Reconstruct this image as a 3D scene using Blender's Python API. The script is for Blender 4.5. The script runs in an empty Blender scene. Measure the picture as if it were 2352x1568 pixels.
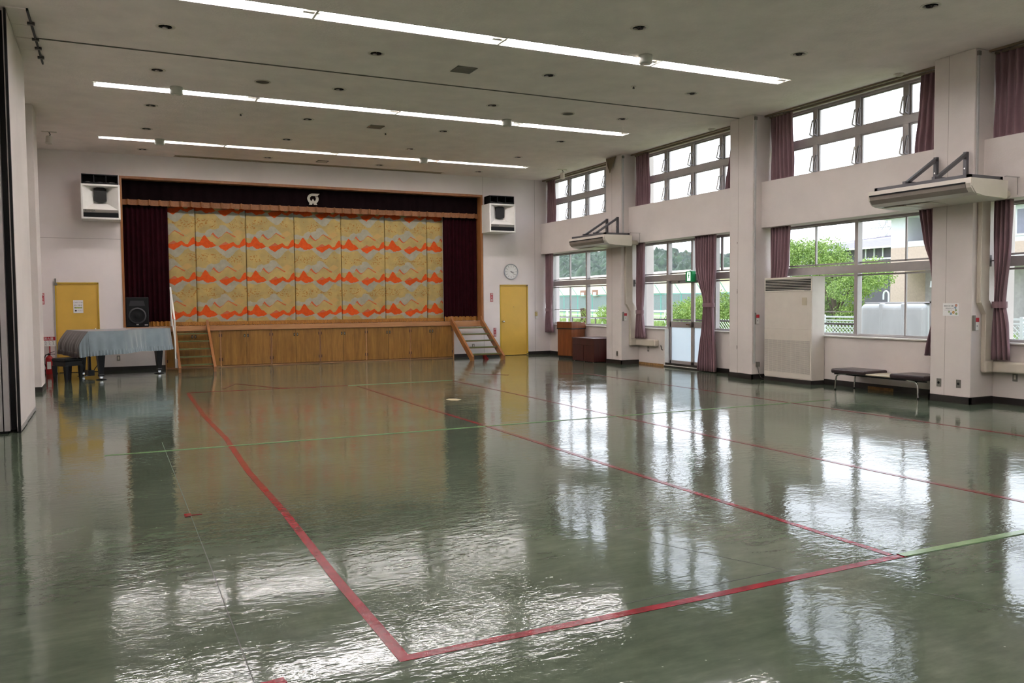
import bpy, bmesh, math, random
from mathutils import Vector, Matrix
random.seed(7)
PI = math.pi
S = bpy.context.scene
COL = S.collection

# ---------------------------------------------------------------- camera
CH = 1.49
yaw, pitch, roll = math.radians(25.727), math.radians(-2.718), math.radians(-0.476)
fwd = Vector((math.sin(yaw)*math.cos(pitch), math.cos(yaw)*math.cos(pitch), math.sin(pitch)))
right = Vector((math.cos(yaw), -math.sin(yaw), 0))
up = right.cross(fwd)
r2 = right*math.cos(roll) + up*math.sin(roll)
u2 = -right*math.sin(roll) + up*math.cos(roll)
cd = bpy.data.cameras.new('camera')
cam = bpy.data.objects.new('camera', cd)
COL.objects.link(cam)
cd.sensor_width = 36.0
cd.lens = 1893.9/2352*36.0
cd.clip_end = 2000
m = Matrix((r2, u2, -fwd)).transposed().to_4x4()
m.translation = Vector((0, 0, CH))
cam.matrix_world = m
S.camera = cam
# ---------------------------------------------------------------- world and exposure
S.view_settings.view_transform = 'Standard'
S.view_settings.look = 'None'
S.view_settings.exposure = 0.0
S.view_settings.gamma = 1.0
S.view_settings.use_curve_mapping = False
W = bpy.data.worlds.new('overcast_sky')
S.world = W
W.use_nodes = True
wn = W.node_tree
bg = wn.nodes['Background']
SKY = 3.8
LAMP = 74.0
bg.inputs['Strength'].default_value = SKY
tc = wn.nodes.new('ShaderNodeTexCoord')
sx = wn.nodes.new('ShaderNodeSeparateXYZ')
rmp = wn.nodes.new('ShaderNodeValToRGB')
rmp.color_ramp.elements[0].position = 0.0
rmp.color_ramp.elements[0].color = (0.88, 0.92, 1.0, 1)
rmp.color_ramp.elements[1].position = 0.6
rmp.color_ramp.elements[1].color = (0.80, 0.87, 1.0, 1)
wn.links.new(tc.outputs['Generated'], sx.inputs[0])
wn.links.new(sx.outputs['Z'], rmp.inputs[0])
wn.links.new(rmp.outputs[0], bg.inputs['Color'])
S.cycles.max_bounces = 10
S.cycles.diffuse_bounces = 5
S.cycles.glossy_bounces = 4
S.cycles.transparent_max_bounces = 24
S.cycles.use_denoising = True
S.cycles.sample_clamp_indirect = 40.0
S.cycles.caustics_reflective = False
S.cycles.caustics_refractive = False

# ---------------------------------------------------------------- main dimensions
D, H, P, WX, SPX, GX = 20.887, 4.935, 10.789, 11.279, 11.0, 11.42
XL, YF = -1.6, -6.0

# ---------------------------------------------------------------- materials
MATS = {}
def srgb(r, g, b):
    def f(c):
        c /= 255.0
        return c/12.92 if c <= 0.04045 else ((c+0.055)/1.055)**2.4
    return (f(r), f(g), f(b), 1.0)

class NT:
    def __init__(s, mat):
        s.t = mat.node_tree
    def n(s, typ, **kw):
        nd = s.t.nodes.new(typ)
        for k, v in kw.items():
            setattr(nd, k, v)
        return nd
    def l(s, a, b):
        s.t.links.new(a, b)
    def math(s, op, a, b=None, c=None, clamp=False):
        nd = s.t.nodes.new('ShaderNodeMath')
        nd.operation = op
        nd.use_clamp = clamp
        for i, v in enumerate((a, b, c)):
            if v is None: continue
            if isinstance(v, (int, float)): nd.inputs[i].default_value = v
            else: s.l(v, nd.inputs[i])
        return nd.outputs[0]
    def mix(s, fac, a, b):
        nd = s.t.nodes.new('ShaderNodeMix')
        nd.data_type = 'RGBA'
        for sock, v in ((nd.inputs[0], fac), (nd.inputs[6], a), (nd.inputs[7], b)):
            if isinstance(v, (int, float)): sock.default_value = v
            elif isinstance(v, tuple): sock.default_value = v
            else: s.l(v, sock)
        return nd.outputs[2]
    def noise(s, vec, scale, detail=3, rough=0.55):
        nd = s.t.nodes.new('ShaderNodeTexNoise')
        nd.inputs['Scale'].default_value = scale
        nd.inputs['Detail'].default_value = detail
        nd.inputs['Roughness'].default_value = rough
        s.l(vec, nd.inputs['Vector'])
        return nd.outputs['Fac']
    def pos(s):
        return s.t.nodes.new('ShaderNodeNewGeometry').outputs['Position']
    def mapv(s, vec, scale):
        nd = s.t.nodes.new('ShaderNodeMapping')
        nd.inputs['Scale'].default_value = scale
        s.l(vec, nd.inputs['Vector'])
        return nd.outputs[0]
    def ramp(s, fac, stops):
        nd = s.t.nodes.new('ShaderNodeValToRGB')
        e = nd.color_ramp.elements
        e[0].position, e[0].color = stops[0]
        e[1].position, e[1].color = stops[-1]
        for p, c in stops[1:-1]:
            x = e.new(p); x.color = c
        s.l(fac, nd.inputs[0])
        return nd.outputs[0]
    def bump(s, h, dist, strength=1.0):
        nd = s.t.nodes.new('ShaderNodeBump')
        nd.inputs['Distance'].default_value = dist
        nd.inputs['Strength'].default_value = strength
        s.l(h, nd.inputs['Height'])
        return nd.outputs[0]

def mat(name, col, rough=0.6, metal=0.0, var=0.06, vscale=6.0, bump=0.0, bscale=60.0, spec=0.5, stretch=None, sheen=0.0):
    """painted / cloth / metal surface whose colour wanders a little with a noise texture"""
    if name in MATS: return MATS[name]
    M = bpy.data.materials.new(name); M.use_nodes = True
    t = NT(M); b = M.node_tree.nodes['Principled BSDF']
    p = t.pos()
    if stretch: p = t.mapv(p, stretch)
    f = t.noise(p, vscale, 4)
    lo = tuple(c*(1-var*2) for c in col[:3])+(1,); hi = tuple(min(1, c*(1+var*2)) for c in col[:3])+(1,)
    t.l(t.ramp(f, [(0.25, lo), (0.75, hi)]), b.inputs['Base Color'])
    b.inputs['Roughness'].default_value = rough
    b.inputs['Metallic'].default_value = metal
    b.inputs['Specular IOR Level'].default_value = spec
    if sheen:
        b.inputs['Sheen Weight'].default_value = sheen
    if bump:
        t.l(t.bump(t.noise(p, bscale, 3), bump), b.inputs['Normal'])
    MATS[name] = M
    return M

def emis(name, col, strength):
    if name in MATS: return MATS[name]
    M = bpy.data.materials.new(name); M.use_nodes = True
    b = M.node_tree.nodes['Principled BSDF']
    b.inputs['Base Color'].default_value = col
    b.inputs['Emission Color'].default_value = col
    b.inputs['Emission Strength'].default_value = strength
    MATS[name] = M
    return M

def wood(name, c0, c1, rough=0.35, scale=(14, 14, 0.9), dark=0.5):
    if name in MATS: return MATS[name]
    M = bpy.data.materials.new(name); M.use_nodes = True
    t = NT(M); b = M.node_tree.nodes['Principled BSDF']
    v = t.mapv(t.pos(), scale)
    f = t.noise(v, 1.0, 6, 0.65)
    f2 = t.noise(t.mapv(t.pos(), tuple(4*s for s in scale)), 1.0, 3)
    g = t.math('ADD', t.math('MULTIPLY', f, 0.75), t.math('MULTIPLY', f2, 0.25))
    t.l(t.ramp(g, [(0.3, c0), (0.5, tuple((a+bb)/2 for a, bb in zip(c0, c1))), (0.68, c1)]), b.inputs['Base Color'])
    b.inputs['Roughness'].default_value = rough
    MATS[name] = M
    return M

WALLC = srgb(212, 203, 198)
m_wall = mat('wall_paint', srgb(216, 206, 201), 0.75, var=0.03, vscale=1.3, bump=0.002, bscale=40)
m_wallb = mat('back_wall_paint', srgb(228, 219, 217), 0.75, var=0.03, vscale=0.8, bump=0.001, bscale=30)
m_ceil = mat('ceiling_plaster', srgb(238, 227, 222), 0.9, var=0.035, vscale=2.5, bump=0.006, bscale=25)
m_base = mat('black_rubber_baseboard', srgb(36, 31, 29), 0.45, var=0.1)
m_white = mat('white_paint', srgb(225, 222, 216), 0.5, var=0.02)
m_offw = mat('offwhite_plastic', srgb(212, 203, 192), 0.4, var=0.02)
m_beige = mat('beige_duct_plastic', srgb(202, 191, 176), 0.45, var=0.03)
m_acw = mat('ac_cream_metal', srgb(212, 203, 192), 0.35, var=0.02)
m_black = mat('black_plastic', srgb(16, 16, 17), 0.45, var=0.1, spec=0.25)
m_blk = mat('black_satin_lacquer', srgb(13, 12, 13), 0.28, var=0.1, spec=0.3)
m_alu = mat('aluminium_frame', srgb(172, 166, 164), 0.4, metal=0.25, var=0.04)
m_alud = mat('dark_aluminium', srgb(92, 86, 84), 0.4, metal=0.5, var=0.05)
m_steel = mat('galvanised_bracket', srgb(104, 102, 106), 0.45, metal=0.4, var=0.06)
m_chrome = mat('chrome', srgb(200, 200, 200), 0.15, metal=1.0, var=0.02)
m_yel = mat('yellow_door_paint', srgb(216, 174, 76), 0.42, var=0.04, vscale=2)
m_yel2 = mat('yellow_door_frame', srgb(196, 160, 50), 0.4, var=0.04, vscale=3)
m_red = mat('red_paint', srgb(178, 22, 30), 0.4, var=0.06)
m_redtag = mat('red_sign_plate', srgb(176, 26, 40), 0.4, var=0.03)
m_paper = mat('paper', srgb(232, 230, 228), 0.7, var=0.01)
m_ink = mat('dark_ink', srgb(35, 35, 40), 0.7, var=0.01)
m_tank = mat('frp_tank', srgb(205, 208, 208), 0.45, var=0.06, vscale=2, stretch=(1, 1, 0.3))
m_plum = mat('plum_curtain_cloth', srgb(134, 102, 108), 0.75, var=0.05, vscale=3, bump=0.001, bscale=200, sheen=0.3)
m_maroon = mat('maroon_velvet', srgb(40, 8, 15), 0.95, var=0.12, vscale=5, spec=0.08)
m_valance = mat('dark_valance_velvet', srgb(20, 9, 11), 0.95, var=0.12, vscale=5, spec=0.08)
m_gold = mat('gold_fringe', srgb(150, 100, 26), 0.5, var=0.36, vscale=60, stretch=(3, 3, 0.25), bump=0.004, bscale=90)
m_goldband = mat('gold_braid', srgb(124, 76, 34), 0.6, var=0.15, vscale=40)
m_satin = mat('piano_cover_satin', srgb(128, 142, 148), 0.42, var=0.05, vscale=5, sheen=0.4)
m_satint = mat('piano_cover_top_reflection', srgb(112, 103, 112), 0.42, var=0.05, vscale=4, sheen=0.3)  # purplish reflection on the top put into the satin's colour
m_satind = mat('piano_cover_flap_shade', srgb(66, 56, 54), 0.5, var=0.06, vscale=5, sheen=0.2)  # darker copy of the satin: shade on the keyboard side painted in
m_tread = mat('green_tread', srgb(92, 98, 52), 0.55, var=0.08)
m_vinyl = mat('brown_vinyl', srgb(48, 34, 36), 0.28, var=0.08)
m_cream = mat('cream_laminate', srgb(196, 184, 160), 0.4, var=0.04)
m_grey = mat('grey_metal_plate', srgb(128, 124, 116), 0.45, metal=0.3, var=0.04)
m_dark = mat('dark_void', srgb(24, 22, 20), 0.9, var=0.05)
m_soot = mat('bare_concrete_strip', srgb(150, 112, 66), 0.85, var=0.2, vscale=20)
wd_cab = wood('cabinet_teak', srgb(112, 76, 26), srgb(158, 112, 48), 0.38, (7, 7, 0.8))
wd_trim = wood('stage_trim_oak', srgb(160, 110, 70), srgb(186, 136, 92), 0.4, (0.8, 8, 8))
wd_frame = wood('proscenium_oak', srgb(140, 88, 48), srgb(168, 112, 64), 0.4, (5, 5, 0.8))
wd_stair = wood('stair_oak', srgb(130, 80, 42), srgb(162, 108, 62), 0.4, (6, 2, 2))
wd_lect = wood('lectern_veneer', srgb(108, 56, 28), srgb(140, 80, 42), 0.35, (9, 9, 0.8))
wd_dark = wood('dark_mahogany', srgb(52, 22, 20), srgb(78, 34, 30), 0.3, (7, 7, 0.8))

# glass: thin pane, mostly transparent with a fresnel reflection
def glass_mat(name='window_glass', tint=(0.975, 0.98, 0.98, 1)):
    if name in MATS: return MATS[name]
    M = bpy.data.materials.new(name); M.use_nodes = True
    t = NT(M); nt = M.node_tree
    nt.nodes.remove(nt.nodes['Principled BSDF'])
    out = nt.nodes['Material Output']
    tr = t.n('ShaderNodeBsdfTransparent'); tr.inputs[0].default_value = tint
    gl = t.n('ShaderNodeBsdfGlossy'); gl.inputs['Roughness'].default_value = 0.02
    lw = t.n('ShaderNodeLayerWeight'); lw.inputs[0].default_value = 0.5
    fr = t.math('ADD', 0.03, t.math('MULTIPLY', t.math('POWER', lw.outputs['Facing'], 5.0), 0.6), clamp=True)
    mx = t.n('ShaderNodeMixShader')
    t.l(fr, mx.inputs[0]); t.l(tr.outputs[0], mx.inputs[1]); t.l(gl.outputs[0], mx.inputs[2])
    t.l(mx.outputs[0], out.inputs[0])
    MATS[name] = M
    return M
m_glass = glass_mat()
def frosted():
    M = bpy.data.materials.new('frosted_glass'); M.use_nodes = True
    t = NT(M); nt = M.node_tree
    nt.nodes.remove(nt.nodes['Principled BSDF'])
    out = nt.nodes['Material Output']
    tr = t.n('ShaderNodeBsdfTranslucent'); tr.inputs[0].default_value = (0.80, 0.85, 0.88, 1)
    df = t.n('ShaderNodeBsdfDiffuse'); df.inputs[0].default_value = (0.75, 0.8, 0.82, 1)
    mx = t.n('ShaderNodeMixShader'); mx.inputs[0].default_value = 0.3
    t.l(tr.outputs[0], mx.inputs[1]); t.l(df.outputs[0], mx.inputs[2]); t.l(mx.outputs[0], out.inputs[0])
    t.l(t.bump(t.noise(t.pos(), 180, 2), 0.002), df.inputs['Normal'])
    return M
m_frost = frosted()

# shared wax-coat waviness of the floor, also followed by the tape stuck to it
def floor_normal(t):
    p = t.pos()
    a = t.noise(p, 1.3, 2, 0.5)
    b = t.noise(t.mapv(p, (0.8, 1.3, 1)), 11.0, 2, 0.5)
    c = t.noise(t.mapv(p, (0.7, 1.4, 1)), 34.0, 2, 0.5)
    patch = t.ramp(t.noise(p, 0.9, 3), [(0.42, (0.30, 0.30, 0.30, 1)), (0.66, (1.15, 1.15, 1.15, 1))])
    h = t.math('ADD', t.math('MULTIPLY', a, 0.0016), t.math('MULTIPLY', t.math('MULTIPLY', b, 0.0019), patch))
    h = t.math('ADD', h, t.math('MULTIPLY', t.math('MULTIPLY', c, 0.00095), patch))
    nd = t.n('ShaderNodeBump'); nd.inputs['Distance'].default_value = 1.0; nd.inputs['Strength'].default_value = 1.0
    t.l(h, nd.inputs['Height'])
    return nd.outputs[0], p
def floor_mat():
    M = bpy.data.materials.new('waxed_green_floor'); M.use_nodes = True
    t = NT(M); b = M.node_tree.nodes['Principled BSDF']
    nrm, p = floor_normal(t)
    f = t.noise(p, 1.1, 6, 0.62)
    g = t.noise(t.mapv(p, (1, 3.0, 1)), 5.0, 4, 0.6)
    fg = t.math('ADD', t.math('MULTIPLY', f, 0.6), t.math('MULTIPLY', g, 0.4))
    col = t.ramp(fg, [(0.30, srgb(68, 79, 65)), (0.5, srgb(87, 98, 81)), (0.70, srgb(106, 116, 98))])
    # small pale scuffs and specks worn into the wax
    v = t.n('ShaderNodeTexVoronoi'); v.inputs['Scale'].default_value = 9.0; t.l(p, v.inputs['Vector'])
    sp = t.math('LESS_THAN', v.outputs['Distance'], 0.045)
    sel = t.math('GREATER_THAN', t.noise(p, 3.0, 1), 0.53)
    sp = t.math('MULTIPLY', sp, sel)
    col = t.mix(t.math('MULTIPLY', sp, 0.6), col, srgb(170, 178, 162))
    t.l(col, b.inputs['Base Color'])
    rg = t.math('ADD', 0.035, t.math('MULTIPLY', t.noise(p, 2.4, 3), 0.07))
    t.l(rg, b.inputs['Roughness'])
    b.inputs['IOR'].default_value = 1.46
    t.l(nrm, b.inputs['Normal'])
    return M
def tape_mat(name, c0, c1):
    M = bpy.data.materials.new(name); M.use_nodes = True
    t = NT(M); b = M.node_tree.nodes['Principled BSDF']
    nrm, p = floor_normal(t)
    t.l(t.ramp(t.noise(p, 9, 4), [(0.3, c0), (0.7, c1)]), b.inputs['Base Color'])
    b.inputs['Roughness'].default_value = 0.16
    b.inputs['IOR'].default_value = 1.3
    b.inputs['Specular IOR Level'].default_value = 0.45
    t.l(nrm, b.inputs['Normal'])
    return M
m_floor = floor_mat()
m_tred = tape_mat('red_floor_tape', srgb(124, 12, 26), srgb(150, 20, 36))
m_tgrn = tape_mat('pale_green_floor_tape', srgb(120, 146, 106), srgb(138, 163, 122))

# painted landscape cloth of the main stage curtain
PX0, PW, PZ0, PH = 2.98, 1.1795, 2.604, 0.84
def pattern_mat():
    M = bpy.data.materials.new('mountain_pattern_brocade'); M.use_nodes = True
    t = NT(M); b = M.node_tree.nodes['Principled BSDF']
    p = t.pos()
    sep = t.n('ShaderNodeSeparateXYZ'); t.l(p, sep.inputs[0])
    u = t.math('FRACT', t.math('ADD', t.math('DIVIDE', t.math('SUBTRACT', sep.outputs[0], PX0), PW), 20.0))
    v = t.math('FRACT', t.math('ADD', t.math('DIVIDE', t.math('SUBTRACT', sep.outputs[2], PZ0), PH), 20.0))
    # slight ragged edge of the brush work
    jit = t.math('MULTIPLY', t.math('SUBTRACT', t.noise(p, 30, 3), 0.5), 0.035)
    vj = t.math('ADD', v, jit)
    def curve(pts):
        nd = t.n('ShaderNodeFloatCurve')
        c = nd.mapping.curves[0]
        q = []
        for x, y in pts:
            uu = (x-88)/1097.0
            vv = (1130-(y-0.025*(x-88)))/755.0
            q.append((min(1, max(0, uu)), min(1, max(0, vv))))
        if q[0][0] > 0.0: q.insert(0, (0.0, q[0][1]))
        if q[-1][0] < 1.0: q.append((1.0, q[-1][1]))
        c.points[0].location = q[0]; c.points[1].location = q[-1]
        for a in q[1:-1]: c.points.new(*a)
        for pt in c.points: pt.handle_type = 'VECTOR'
        nd.mapping.update()
        t.l(u, nd.inputs['Value'])
        return nd.outputs[0]
    def band(upc, loc, src=None):
        s = src or vj
        return t.math('MULTIPLY', t.math('LESS_THAN', s, upc), t.math('GREATER_THAN', s, loc))
    OU = [(88,748),(100,745),(150,775),(190,765),(230,700),(265,640),(290,620),(320,640),(380,730),(410,760),(455,770),(500,815),(535,850),(590,858),(740,765),(810,812),(905,770),(990,845),(1040,835),(1110,720),(1150,688),(1170,700),(1185,750)]
    OL = [(88,848),(150,862),(230,840),(280,870),(320,900),(370,900),(400,885),(440,890),(490,870),(535,852),(590,860),(630,910),(740,970),(800,925),(850,900),(905,860),(950,885),(1040,910),(1100,870),(1185,835)]
    DU = [(88,900),(599,900),(600,850),(740,765),(800,810),(801,900),(1185,900)]
    DL = [(88,900),(599,900),(600,852),(700,835),(760,830),(800,812),(801,900),(1185,900)]
    SU = [(88,700),(434,700),(435,612),(475,560),(530,630),(585,680),(650,648),(660,645),(714,585),(770,543),(830,578),(900,625),(965,652),(966,700),(1185,700)]
    SL = [(88,700),(434,700),(435,622),(468,605),(490,638),(545,682),(585,702),(650,654),(660,652),(714,592),(770,562),(850,612),(900,648),(950,674),(965,662),(966,700),(1185,700)]
    G1U = [(88,565),(150,545),(210,572),(300,582),(340,520),(420,480),(480,505),(600,472),(620,412),(680,396),(740,410),(800,470),(870,540),(905,575),(1185,800)]
    G1L = [(88,650),(150,660),(250,665),(340,655),(400,668),(440,620),(475,565),(530,632),(585,690),(650,652),(715,590),(770,548),(830,575),(905,580),(1185,805)]
    G2L = [(88,925),(150,902),(200,925),(300,938),(380,915),(430,908),(500,900),(540,940),(600,1000),(700,1080),(760,1122),(830,1112),(900,1050),(960,975),(1040,925),(1090,985),(1185,1010)]
    BU = [(88,700),(859,700),(860,600),(930,540),(1010,495),(1090,535),(1130,560),(1131,700),(1185,700)]
    BL = [(88,700),(859,700),(860,602),(940,620),(1000,640),(1080,590),(1130,562),(1131,700),(1185,700)]
    n1 = t.noise(t.mapv(p, (1, 1, 1)), 5, 4)
    base = t.ramp(n1, [(0.3, srgb(152, 133, 88)), (0.7, srgb(178, 152, 93))])
    # flecks scattered over the yellow hills
    fl = t.noise(t.mapv(p, (1, 1, 1.4)), 21, 2, 0.55)
    flm = t.math('GREATER_THAN', fl, 0.565)
    zone = t.math('ADD', t.math('LESS_THAN', v, 0.16), t.math('GREATER_THAN', v, 0.90), clamp=True)
    zone = t.math('MULTIPLY', zone, t.math('GREATER_THAN', t.noise(p, 4.5, 1), 0.46))
    base = t.mix(t.math('MULTIPLY', t.math('MULTIPLY', flm, zone), 0.75), base, srgb(150, 96, 34))
    grey = t.ramp(t.noise(p, 9, 3), [(0.3, srgb(146, 142, 126)), (0.7, srgb(162, 155, 138))])
    gol = curve(OL)
    c = t.mix(band(curve(BU), curve(BL)), base, srgb(176, 144, 90))
    c = t.mix(band(curve(G1U), curve(G1L)), c, grey)
    c = t.mix(band(gol, curve(G2L)), c, grey)
    org = t.ramp(t.noise(p, 14, 3), [(0.3, srgb(188, 68, 18)), (0.7, srgb(204, 82, 24))])
    c = t.mix(band(curve(OU), gol), c, org)
    c = t.mix(band(curve(DU), curve(DL)), c, srgb(176, 96, 66))
    c = t.mix(band(curve(SU), curve(SL), v), c, srgb(184, 88, 52))
    t.l(c, b.inputs['Base Color'])
    b.inputs['Roughness'].default_value = 0.75
    b.inputs['Specular IOR Level'].default_value = 0.2
    return M
m_pattern = pattern_mat()

def plants_mat(name, c0, c1, sc=6):
    M = bpy.data.materials.new(name); M.use_nodes = True
    t = NT(M); b = M.node_tree.nodes['Principled BSDF']
    p = t.pos()
    t.l(t.ramp(t.noise(p, sc, 4), [(0.3, c0), (0.7, c1)]), b.inputs['Base Color'])
    b.inputs['Roughness'].default_value = 0.6
    b.inputs['Subsurface Weight'].default_value = 0.0
    return M
m_leaf = plants_mat('leaf_green', srgb(92, 126, 56), srgb(170, 194, 104), 3)
m_leaf2 = plants_mat('leaf_mid_green', srgb(96, 122, 66), srgb(150, 172, 104), 3)
m_grass = plants_mat('meadow_grass', srgb(104, 134, 62), srgb(160, 178, 108), 2)
m_hill = plants_mat('wooded_hill', srgb(22, 36, 30), srgb(72, 94, 68), 0.22)
m_bark = mat('bark', srgb(84, 70, 56), 0.9, var=0.15)
m_soil = mat('outside_gravel', srgb(150, 146, 134), 0.95, var=0.1, vscale=3)

# ---------------------------------------------------------------- mesh builder
class MB:
    def __init__(s):
        s.v = []; s.f = []; s.m = []; s.sm = []
    def add(s, vs, fs, m=0, smooth=False):
        o = len(s.v)
        s.v += [tuple(a) for a in vs]
        for f in fs:
            s.f.append([i+o for i in f]); s.m.append(m); s.sm.append(smooth)
        return s
    def box(s, x0, x1, y0, y1, z0, z1, m=0):
        x0, x1 = min(x0, x1), max(x0, x1); y0, y1 = min(y0, y1), max(y0, y1); z0, z1 = min(z0, z1), max(z0, z1)
        vs = [(x0,y0,z0),(x1,y0,z0),(x1,y1,z0),(x0,y1,z0),(x0,y0,z1),(x1,y0,z1),(x1,y1,z1),(x0,y1,z1)]
        return s.add(vs, [(0,3,2,1),(4,5,6,7),(0,1,5,4),(1,2,6,5),(2,3,7,6),(3,0,4,7)], m)
    def cyl(s, p0, p1, r0, r1=None, n=16, m=0, caps=True, smooth=True):
        r1 = r0 if r1 is None else r1
        p0 = Vector(p0); p1 = Vector(p1); d = (p1-p0).normalized()
        a = d.orthogonal().normalized(); b = d.cross(a)
        vs = []
        for p, r in ((p0, r0), (p1, r1)):
            for i in range(n):
                t = 2*PI*i/n
                vs.append(p + a*r*math.cos(t) + b*r*math.sin(t))
        s.add(vs, [(i, (i+1) % n, n+(i+1) % n, n+i) for i in range(n)], m, smooth)
        if caps:
            s.add(vs[:n], [tuple(range(n))[::-1]], m); s.add(vs[n:], [tuple(range(n))], m)
        return s
    def tube(s, pts, r, n=10, m=0):
        pts = [Vector(p) for p in pts]; rings = []
        ref = None
        for i, p in enumerate(pts):
            d = (pts[min(i+1, len(pts)-1)]-pts[max(i-1, 0)]).normalized()
            if ref is None: ref = d.orthogonal().normalized()
            a = (ref - d*ref.dot(d)).normalized(); ref = a
            b = d.cross(a)
            rings.append([p+a*r*math.cos(2*PI*k/n)+b*r*math.sin(2*PI*k/n) for k in range(n)])
        vs = [q for rg in rings for q in rg]; fs = []
        for i in range(len(pts)-1):
            for k in range(n):
                fs.append((i*n+k, i*n+(k+1) % n, (i+1)*n+(k+1) % n, (i+1)*n+k))
        s.add(vs, fs, m, True)
        s.add(rings[0], [tuple(range(n))[::-1]], m); s.add(rings[-1], [tuple(range(n))], m)
        return s
    def bar(s, p0, p1, w, h, m=0, up=(0, 0, 1)):
        p0 = Vector(p0); p1 = Vector(p1); d = (p1-p0).normalized(); up = Vector(up)
        a = d.cross(up)
        if a.length < 1e-4: a = d.orthogonal()
        a.normalize(); b = a.cross(d)
        vs = []
        for p in (p0, p1):
            for sa, sb in ((-1,-1),(1,-1),(1,1),(-1,1)):
                vs.append(p + a*sa*w/2 + b*sb*h/2)
        return s.add(vs, [(0,1,2,3),(7,6,5,4),(0,4,5,1),(1,5,6,2),(2,6,7,3),(3,7,4,0)], m)
    def prism(s, poly, axis, a0, a1, m=0, smooth=False):
        """poly: 2-D outline in the two other axes, extruded along axis from a0 to a1"""
        def P3(p, a):
            return {'x': (a, p[0], p[1]), 'y': (p[0], a, p[1]), 'z': (p[0], p[1], a)}[axis]
        n = len(poly)
        vs = [P3(p, a0) for p in poly]+[P3(p, a1) for p in poly]
        s.add(vs, [(i, (i+1) % n, n+(i+1) % n, n+i) for i in range(n)], m, smooth)
        s.add(vs[:n], [tuple(range(n))[::-1]], m); s.add(vs[n:], [tuple(range(n))], m)
        return s
    def lathe(s, prof, c=(0, 0, 0), n=24, m=0, axis='z', smooth=True):
        vs = []
        for r, z in prof:
            for i in range(n):
                t = 2*PI*i/n; a, b = r*math.cos(t), r*math.sin(t)
                q = {'z': (a, b, z), 'y': (a, z, b), 'x': (z, a, b)}[axis]
                vs.append((c[0]+q[0], c[1]+q[1], c[2]+q[2]))
        fs = []
        for j in range(len(prof)-1):
            for i in range(n):
                fs.append((j*n+i, j*n+(i+1) % n, (j+1)*n+(i+1) % n, (j+1)*n+i))
        return s.add(vs, fs, m, smooth)
    def grid(s, fn, nu, nv, m=0, smooth=True):
        vs = [fn(i/nu, j/nv) for j in range(nv+1) for i in range(nu+1)]
        fs = [(j*(nu+1)+i, j*(nu+1)+i+1, (j+1)*(nu+1)+i+1, (j+1)*(nu+1)+i) for j in range(nv) for i in range(nu)]
        return s.add(vs, fs, m, smooth)
    def build(s, name, mats, parent=None, world=False, bev=0.0, solid=0.0, seg=2, fixn=False, off=0.0):
        if not isinstance(mats, (list, tuple)): mats = [mats]
        o3 = Vector((0, 0, 0))
        if parent is not None and world: o3 = ORG.get(parent, Vector((0, 0, 0)))
        me = bpy.data.meshes.new(name)
        me.from_pydata([(a[0]-o3.x, a[1]-o3.y, a[2]-o3.z) for a in s.v], [], s.f)
        for k in mats: me.materials.append(k)
        me.polygons.foreach_set('material_index', s.m)
        me.polygons.foreach_set('use_smooth', s.sm)
        if fixn:
            bm = bmesh.new(); bm.from_mesh(me)
            bmesh.ops.remove_doubles(bm, verts=bm.verts, dist=1e-5)
            bmesh.ops.recalc_face_normals(bm, faces=bm.faces)
            bm.to_mesh(me); bm.free()
        me.update()
        ob = bpy.data.objects.new(name, me)
        COL.objects.link(ob)
        if parent is not None:
            ob.parent = parent
            ORG[ob] = ORG.get(parent, Vector((0, 0, 0)))
        if bev:
            md = ob.modifiers.new('bevel', 'BEVEL'); md.width = bev; md.segments = seg; md.limit_method = 'ANGLE'
        if solid:
            md = ob.modifiers.new('solid', 'SOLIDIFY'); md.thickness = solid; md.offset = off
        return ob
ORG = {}
def tag(o, label=None, cat=None, group=None, kind=None):
    if label: o['label'] = label
    if cat: o['category'] = cat
    if group: o['group'] = group
    if kind: o['kind'] = kind
    return o
def thing(name, loc, label, cat, group=None, rotz=0.0, kind=None):
    o = bpy.data.objects.new(name, None)
    o.empty_display_size = 0.1
    COL.objects.link(o)
    o.location = loc; o.rotation_euler = (0, 0, rotz)
    ORG[o] = Vector(loc)
    return tag(o, label, cat, group, kind)
def bx(*a, m=0): return MB().box(*a, m)
def children(o): return [c for c in bpy.data.objects if c.parent == o]
def dup(root, loc, label, group=None, rotz=None):
    def cp(o, par):
        c = o.copy(); COL.objects.link(c); c.parent = par
        ORG[c] = Vector(loc)
        for ch in list(KIDS.get(o, ())) or children(o): cp(ch, c)
        return c
    r = cp(root, None)
    r.location = loc
    if rotz is not None: r.rotation_euler = (0, 0, rotz)
    r['label'] = label
    if group: r['group'] = group
    return r
KIDS = {}
def text(s, size, loc, rot, material, parent, name='lettering', ext=0.0006, align='CENTER', sx=1.0):
    cu = bpy.data.curves.new(name, 'FONT')
    cu.body = s; cu.size = size; cu.align_x = align; cu.align_y = 'CENTER'; cu.extrude = ext
    ob = bpy.data.objects.new('tmp_text', cu)
    COL.objects.link(ob)
    bpy.context.view_layer.update()
    me = bpy.data.meshes.new_from_object(ob.evaluated_get(bpy.context.evaluated_depsgraph_get()))
    bpy.data.objects.remove(ob); bpy.data.curves.remove(cu)
    me.name = name
    me.materials.clear(); me.materials.append(material)
    R = Matrix.Rotation(rot[2], 4, 'Z') @ Matrix.Rotation(rot[0], 4, 'X') @ Matrix.Diagonal((sx, 1, 1, 1))
    me.transform(Matrix.Translation(Vector(loc)-ORG.get(parent, Vector((0, 0, 0)))) @ R)
    o = bpy.data.objects.new(name, me); COL.objects.link(o); o.parent = parent
    ORG[o] = ORG.get(parent, Vector((0, 0, 0)))
    return o
FACE_BACK = (PI/2, 0, 0)       # reads on a wall that faces the camera side (-y)
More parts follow.
